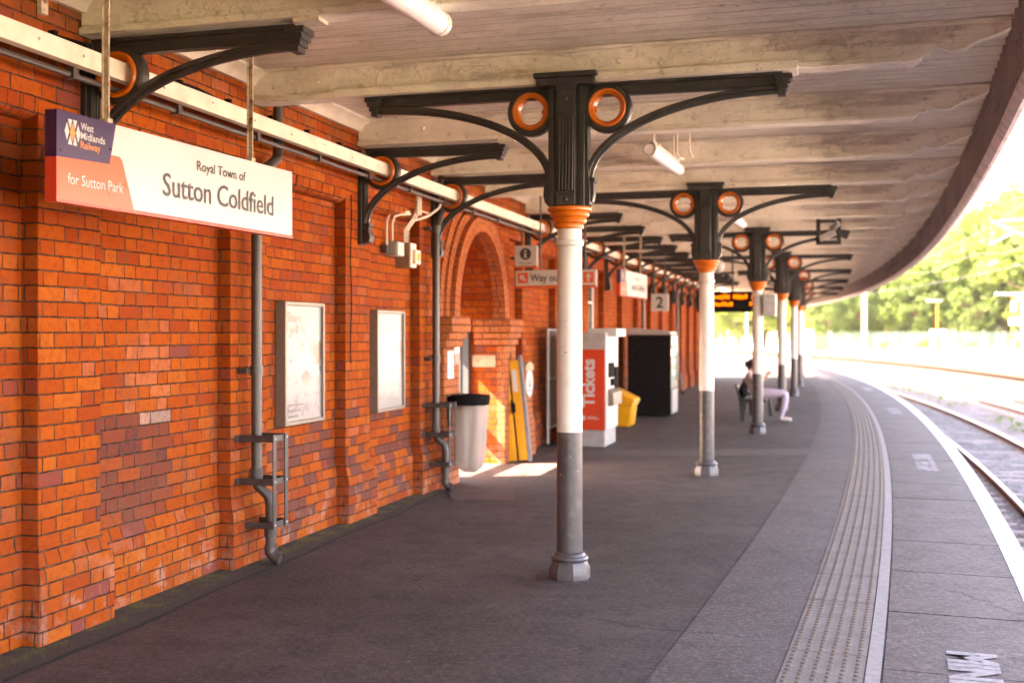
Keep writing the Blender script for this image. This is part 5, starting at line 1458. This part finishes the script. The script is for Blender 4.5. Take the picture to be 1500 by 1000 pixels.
def leaf(p, c, s, up=0.4):
    n = Vector((rg.gauss(0, 1), rg.gauss(0, 1), rg.gauss(0, 1)+up)).normalized()
    a = n.orthogonal().normalized(); a = Matrix.Rotation(rg.uniform(0, 6.28), 3, n) @ a; b_ = n.cross(a)
    k = s*rg.uniform(0.7, 1.3)
    p.add([c-a*k*0.5, c+b_*k*0.32+n*k*0.06, c+a*k*0.5, c-b_*k*0.32+n*k*0.06], [(0,1,2,3)])
p = MB()
for k in range(1400):
    Y = rg.uniform(15, 90); off = rg.choice((rg.gauss(-3.7, 0.3), rg.gauss(-6.95, 0.16), rg.gauss(-6.95, 0.16)))
    if math.sin(Y*1.7+off)+math.sin(Y*0.6) < 0.2: continue
    c = pt(Y, off, -1.07)
    for q in range(4): leaf(p, c+Vector((rg.gauss(0, 0.06), rg.gauss(0, 0.06), rg.uniform(0.0, 0.14))), 0.10)
o = p.build("weeds", M['leaf'], flat=True); o['kind'] = 'stuff'

# ------------------------------------------------------------------ trees beyond the far platform
def make_tree(name, H, rx, base_z, nclump, nleaf, ls, mat_, seed):
    """tapered trunk with limbs, and a crown of leaf-sized faces gathered in clumps with gaps between"""
    rg.seed(seed)
    t = thing(name, "", "tree", (0, 0, 0))
    p = MB()
    p.tube([(0, 0, -0.3), (0.05, 0, H*0.25), (-0.05, 0.1, H*0.5), (0.1, 0, H*0.8)], [H*0.026, H*0.02, H*0.014, H*0.004], 9)
    cl = []
    for k in range(nclump):
        for _ in range(50):
            u = Vector((rg.uniform(-1, 1), rg.uniform(-1, 1), rg.uniform(-1, 1)))
            if 0.25 < u.length < 1.0: break
        zc = base_z+(H-base_z)*(0.5+0.46*u.z)
        wz = math.sqrt(max(0.05, 1-((zc-base_z)/(H-base_z)*2-0.85)**2*0.75))
        c = Vector((u.x*rx*wz, u.y*rx*wz, zc)); cl.append((c, rg.uniform(0.16, 0.30)*rx))
    for c, r in cl[:16]:
        z0 = max(H*0.15, c.z-H*0.28)
        p.tube([(0, 0, z0), (c.x*0.45, c.y*0.45, (z0+c.z)/2+0.3), tuple(c)], [H*0.010, H*0.006, H*0.002], 6)
    p.build("trunk", M['bark'], t)
    p = MB()
    for c, r in cl:
        for k in range(nleaf):
            d = Vector((rg.gauss(0, 1), rg.gauss(0, 1), rg.gauss(0, 0.8))).normalized()*r*rg.uniform(0.35, 1.1)**0.6
            if d.z < -0.5*r and rg.random() < 0.5: continue
            leaf(p, c+d, ls)
    p.build("crown", mat_, t, flat=True)
    return t
protos = [make_tree("broadleaf_tree", 12.0, 4.6, 1.2, 70, 95, 0.46, M['leaf'], 3), make_tree("broadleaf_tree", 11.0, 4.2, 0.8, 60, 95, 0.44, M['leaf2'], 8), make_tree("broadleaf_tree", 13.0, 4.4, 1.5, 75, 90, 0.48, M['leaf3'], 21)]
def at_px(px, Y): return Vector(((px-750)/1667*Y, Y, 0))
trees = [(1500, 118, 17.5, 0), (1555, 112, 18, 1), (1452, 124, 15.5, 1), (1405, 120, 13.0, 0), (1362, 126, 12.0, 1), (1318, 122, 11.0, 0), (1275, 128, 10.5, 1), (1236, 124, 10.0, 2), (1198, 130, 10.0, 0), (1160, 128, 9.5, 1), (1120, 132, 10.0, 0), (1082, 130, 9.5, 1), (1046, 132, 9.0, 0),
         (1478, 117, 10.0, 2), (1340, 119, 8.0, 2), (1430, 116, 8.5, 2), (1255, 120, 7.0, 2), (1215, 117, 6.5, 2), (1610, 110, 17, 0), (1010, 134, 9, 1), (970, 136, 10, 2), (1480, 142, 20, 1), (1390, 146, 15, 2), (1300, 148, 13.5, 1), (1180, 150, 13, 0), (1060, 150, 12, 2)]
used = set(); order = sorted(range(len(trees)), key=lambda i: trees[i][0])
hs = [12.0, 11.0, 13.0]
kindname = ["mid green spreading tree", "pale yellow green tree", "darker green tree"]
for rank, i in enumerate(order):
    px, Y, H, k = trees[i]
    lab = f"{kindname[k]} behind the green fence, {ordinal(rank)} tree from the platform end"
    s = H/hs[k]*random.uniform(0.96, 1.04); sc = (s*random.uniform(1.0, 1.2), s*random.uniform(1.0, 1.2), s)
    loc = at_px(px, Y); rz = random.uniform(0, 6.28)
    if k not in used:
        o = protos[k]; used.add(k); o.location = loc; o.rotation_euler = (0, 0, rz); o.scale = sc; o['label'] = lab
        o['group'] = "trees beyond the far platform"
    else:
        dup(protos[k], loc, rz, lab, "trees beyond the far platform", sc)
# shrubs in front of the fence
def make_shrub(seed, m):
    rg.seed(seed)
    t = thing("shrub", "", "shrub", (0, 0, 0)); p = MB()
    for k in range(6): p.tube([(0, 0, 0), (rg.gauss(0, 0.2), rg.gauss(0, 0.2), 0.5), (rg.gauss(0, 0.5), rg.gauss(0, 0.5), 1.1)], [0.03, 0.02, 0.008], 5)
    p.build("stem", M['bark'], t); p = MB()
    for k in range(26):
        c = Vector((rg.gauss(0, 0.6), rg.gauss(0, 0.6), rg.uniform(0.15, 1.25)))
        for q in range(26): leaf(p, c+Vector((rg.gauss(0, 0.22), rg.gauss(0, 0.22), rg.gauss(0, 0.18))), 0.2)
    p.build("foliage", m, t, flat=True)
    return t
sh0 = make_shrub(5, M['leaf2'])
for k, (px, Y, s) in enumerate(((1213, 112, 0.8), (1290, 111, 0.7), (1345, 109, 0.7), (1420, 109, 0.8), (1500, 107, 0.8))):
    lab = f"{ordinal(k)} leafy shrub in front of the green fence, counting from the far platform end"
    if k == 0: o = sh0; o.location = at_px(px, Y); o.scale = (s*1.3, s*1.3, s); o['label'] = lab; o['group'] = "shrubs along the green fence"
    else: dup(sh0, at_px(px, Y), k*1.3, lab, "shrubs along the green fence", (s*1.3, s*1.3, s))
# green palisade fence
M['fence_post'] = paint("fence_post", (0.10, 0.085, 0.07), 0.7)
A0, A1 = at_px(1150, 117), at_px(1560, 113)
dvec = (A1-A0); Lf = dvec.length; rz = math.atan2(dvec.y, dvec.x)
t = thing("palisade_fence", "long pale green palisade fence behind the sunlit platform, below the trees", "fence", A0, rz)
p = MB(); x = 0.0
while x < Lf: p.prism([(x, 0.05), (x+0.07, 0.05), (x+0.07, 1.75), (x+0.035, 1.85), (x, 1.75)], -0.005, 0.005, 'y'); x += 0.15
o = p.build("pales", M['greenfence'], t, flat=True); o['kind'] = 'stuff'
x = 0.0
while x < Lf: q = MB(); q.box(x-0.06, x+0.06, 0.02, 0.13, 0, 1.8); q.build("post", M['fence_post'], t); x += 2.75
for z in (0.4, 1.45): q = MB(); q.box(0, Lf, 0.006, 0.05, z, z+0.05); q.build("rail", M['greenfence'], t)
t = thing("wooden_fence", "short length of brown boarded fence at the far left of the green fence", "fence", at_px(1186, 100), 0.1)
p = MB()
for k in range(9): p.prism([(k*0.2, 0.05), (k*0.2+0.19, 0.05), (k*0.2+0.19, 0.95+0.07*k), (k*0.2, 0.95+0.07*k)], -0.012, 0.012, 'y')
p.build("boards", M['wood_brown'], t)
for x in (-0.06, 1.84): q = MB(); q.box(x, x+0.1, -0.05, 0.05, 0, 1.7); q.build("post", M['concrete'], t)

# white framed totems, lamp posts with orange lower parts, overhead line masts
def totem(px, Y, label):
    t = thing("shelter_frame", label, "shelter", at_px(px, Y), 0.3)
    p = MB(); p.box(-0.75, -0.47, -0.12, 0.12, 0, 1.95); p.box(0.47, 0.75, -0.12, 0.12, 0, 1.95); p.box(-0.47, 0.47, -0.12, 0.12, 1.55, 1.95)
    p.build("frame", M['sign_white'], t, bevel=0.02)
    p = MB(); p.box(-0.15, 0.15, -0.04, 0.04, 0.0, 1.55); p.build("orange_panel", M['orange'], t, bevel=0.01)
    p = MB(); p.lathe([(0.11, 0.0), (0.11, 0.9), (0.06, 0.92), (0.06, 4.2), (0.05, 4.4)], 12, (0.1, 0.3, 0)); p.build("post", M['orange'], t)
    p = MB(); p.box(-0.9, 0.5, 0.22, 0.38, 4.36, 4.46); p.build("lantern", M['sign_white'], t, bevel=0.02)
totem(1375, 96, "white framed shelter front with orange panel on the opposite platform")
totem(1178, 92, "white framed shelter front near the far end of the opposite platform")
def lamp(px, Y, H, label):
    t = thing("lamp_post", label, "lamp post", at_px(px, Y), 0.2)
    p = MB(); p.lathe([(0.09, 0.0), (0.09, 1.15), (0.05, 1.17)], 12); p.build("lower_post", M['gal'], t)
    p = MB(); p.lathe([(0.075, 1.15), (0.07, H)], 12); p.build("post", M['orange'], t)
    p = MB(); p.box(-1.25, -0.05, -0.09, 0.09, H, H+0.12); p.box(0.05, 1.25, -0.09, 0.09, H, H+0.12); p.build("lantern", M['sign_white'], t, bevel=0.03)
    p = MB(); p.box(-0.32, 0.32, -0.12, -0.08, 2.2, 2.62); p.build("sign_plate", M['sign_white'], t, bevel=0.01); p = MB(); p.box(-0.2, 0.2, -0.12, -0.08, 3.1, 3.7); p.build("sign_plate", M['sign_white'], t, bevel=0.01)
    p = MB(); p.box(-0.5, 0.9, 0.1, 0.16, 1.35, 1.44); p.build("rail", M['orange'], t)
lamp(1484, 74, 4.15, "orange lamp post with white twin lanterns on the opposite platform")
t = thing("white_post", "plain white post at the right edge behind the lamp post", "post", at_px(1498, 70), 0)
p = MB(); p.lathe([(0.06, 0), (0.055, 3.9), (0.02, 3.95)], 12); p.build("post", M['sign_white'], t)
p = MB(); p.box(-0.35, 0.4, -0.1, 0.1, 3.7, 3.86); p.build("cap", M['sign_white'], t, bevel=0.02)
def mast(px, Y, H, label, arm=True):
    t = thing("overhead_line_mast", label, "mast", at_px(px, Y), 0.15)
    p = MB(); p.box(-0.16, 0.16, -0.14, -0.11, 0, H); p.box(-0.16, 0.16, 0.11, 0.14, 0, H); p.box(-0.012, 0.012, -0.11, 0.11, 0, H); p.build("post", M['gal'], t)
    p = MB(); p.tube([(0, 0, H-1.3), (-3.2, -1.0, H-0.4)], 0.04, 8); p.tube([(0, 0, H-0.1), (-3.2, -1.0, H-0.4)], 0.03, 8); p.tube([(-1.6, -0.5, H-0.85), (-3.4, -1.1, H-1.6)], 0.03, 8)
    p.build("cantilever", M['gal'], t)
    p = MB()
    for k in range(5): p.lathe([(0.03, 0), (0.10, 0.03), (0.10, 0.05), (0.03, 0.08)], 10, (-0.35-0.12*k, -0.12-0.035*k, H-1.22+0.03*k), 'x')
    p.build("insulator", M['wood_brown'], t)
mast(1266, 104, 8.2, "grey overhead line mast standing alone left of the shelter front")
mast(1520, 60, 7.8, "overhead line mast just outside the right edge, its arm in view")
mast(1330, 150, 8.0, "distant overhead line mast among the trees")
for k, (off, z, lab) in enumerate(((-1.75, 4.1, "contact wire over the near track"), (-5.6, 4.1, "contact wire over the far track"), (-5.6, 5.0, "catenary wire sagging above the far track"))):
    p = MB(); p.tube([pt(8+i*4, off, z-(0.35*math.sin(i*0.9)**2 if k == 2 else 0)) for i in range(30)], 0.012, 6)
    o = p.build("overhead_wire", M['iron']); tag(o, lab, "wire")
# small things on the opposite platform
t = thing("planter", "grey flower planter with small bushes beside the white shelter front", "planter", at_px(1356, 92), 0)
p = MB(); p.prism([(-0.5, 0.0), (0.5, 0.0), (0.6, 0.45), (-0.6, 0.45)], -0.3, 0.3, 'y'); p.build("tub", M['gal'], t, bevel=0.02)
p = MB(); rg.seed(2)
for k in range(260): leaf(p, Vector((rg.gauss(0, 0.35), rg.gauss(0, 0.2), 0.45+abs(rg.gauss(0, 0.4)))), 0.18)
p.build("foliage", M['leaf3'], t, flat=True)
t = thing("platform_cabinet", "low dark grey cabinet at the far end beyond the columns", "cabinet", at_px(1170, 76), 0.0)
p = MB(); p.box(-0.75, 0.75, -0.3, 0.3, 0, 0.72); p.build("case", M['gal'], t, bevel=0.02)
p = MB(); p.box(-0.8, 0.8, -0.35, 0.35, 0.72, 0.78); p.build("lid", M['pipe'], t, bevel=0.01)
t = thing("thin_lamp_column", "thin grey pole on the sunlit platform end left of the third column", "pole", at_px(1094, 66), 0)
p = MB(); p.lathe([(0.06, 0), (0.05, 4.5)], 10); p.build("pole", M['gal'], t)
p = MB(); p.box(-0.5, 0.1, -0.08, 0.08, 4.45, 4.55); p.build("lantern", M['gal'], t, bevel=0.01)
# thin added volume, standing in for lens glare over the far trees
p = MB(); p.box(-60, 400, -40, 260, -2.3, 30); hz = NT("glare_veil_air"); hz.t.nodes.remove(hz.b)
pv_ = hz.node("ShaderNodeVolumePrincipled"); pv_.inputs["Density"].default_value = 0.0001; pv_.inputs["Color"].default_value = (0.95, 0.97, 1.0, 1)
hz.t.links.new(pv_.outputs[0], hz.o.inputs["Volume"]); o = p.build("glare_veil", hz.m); o['kind'] = 'stuff'
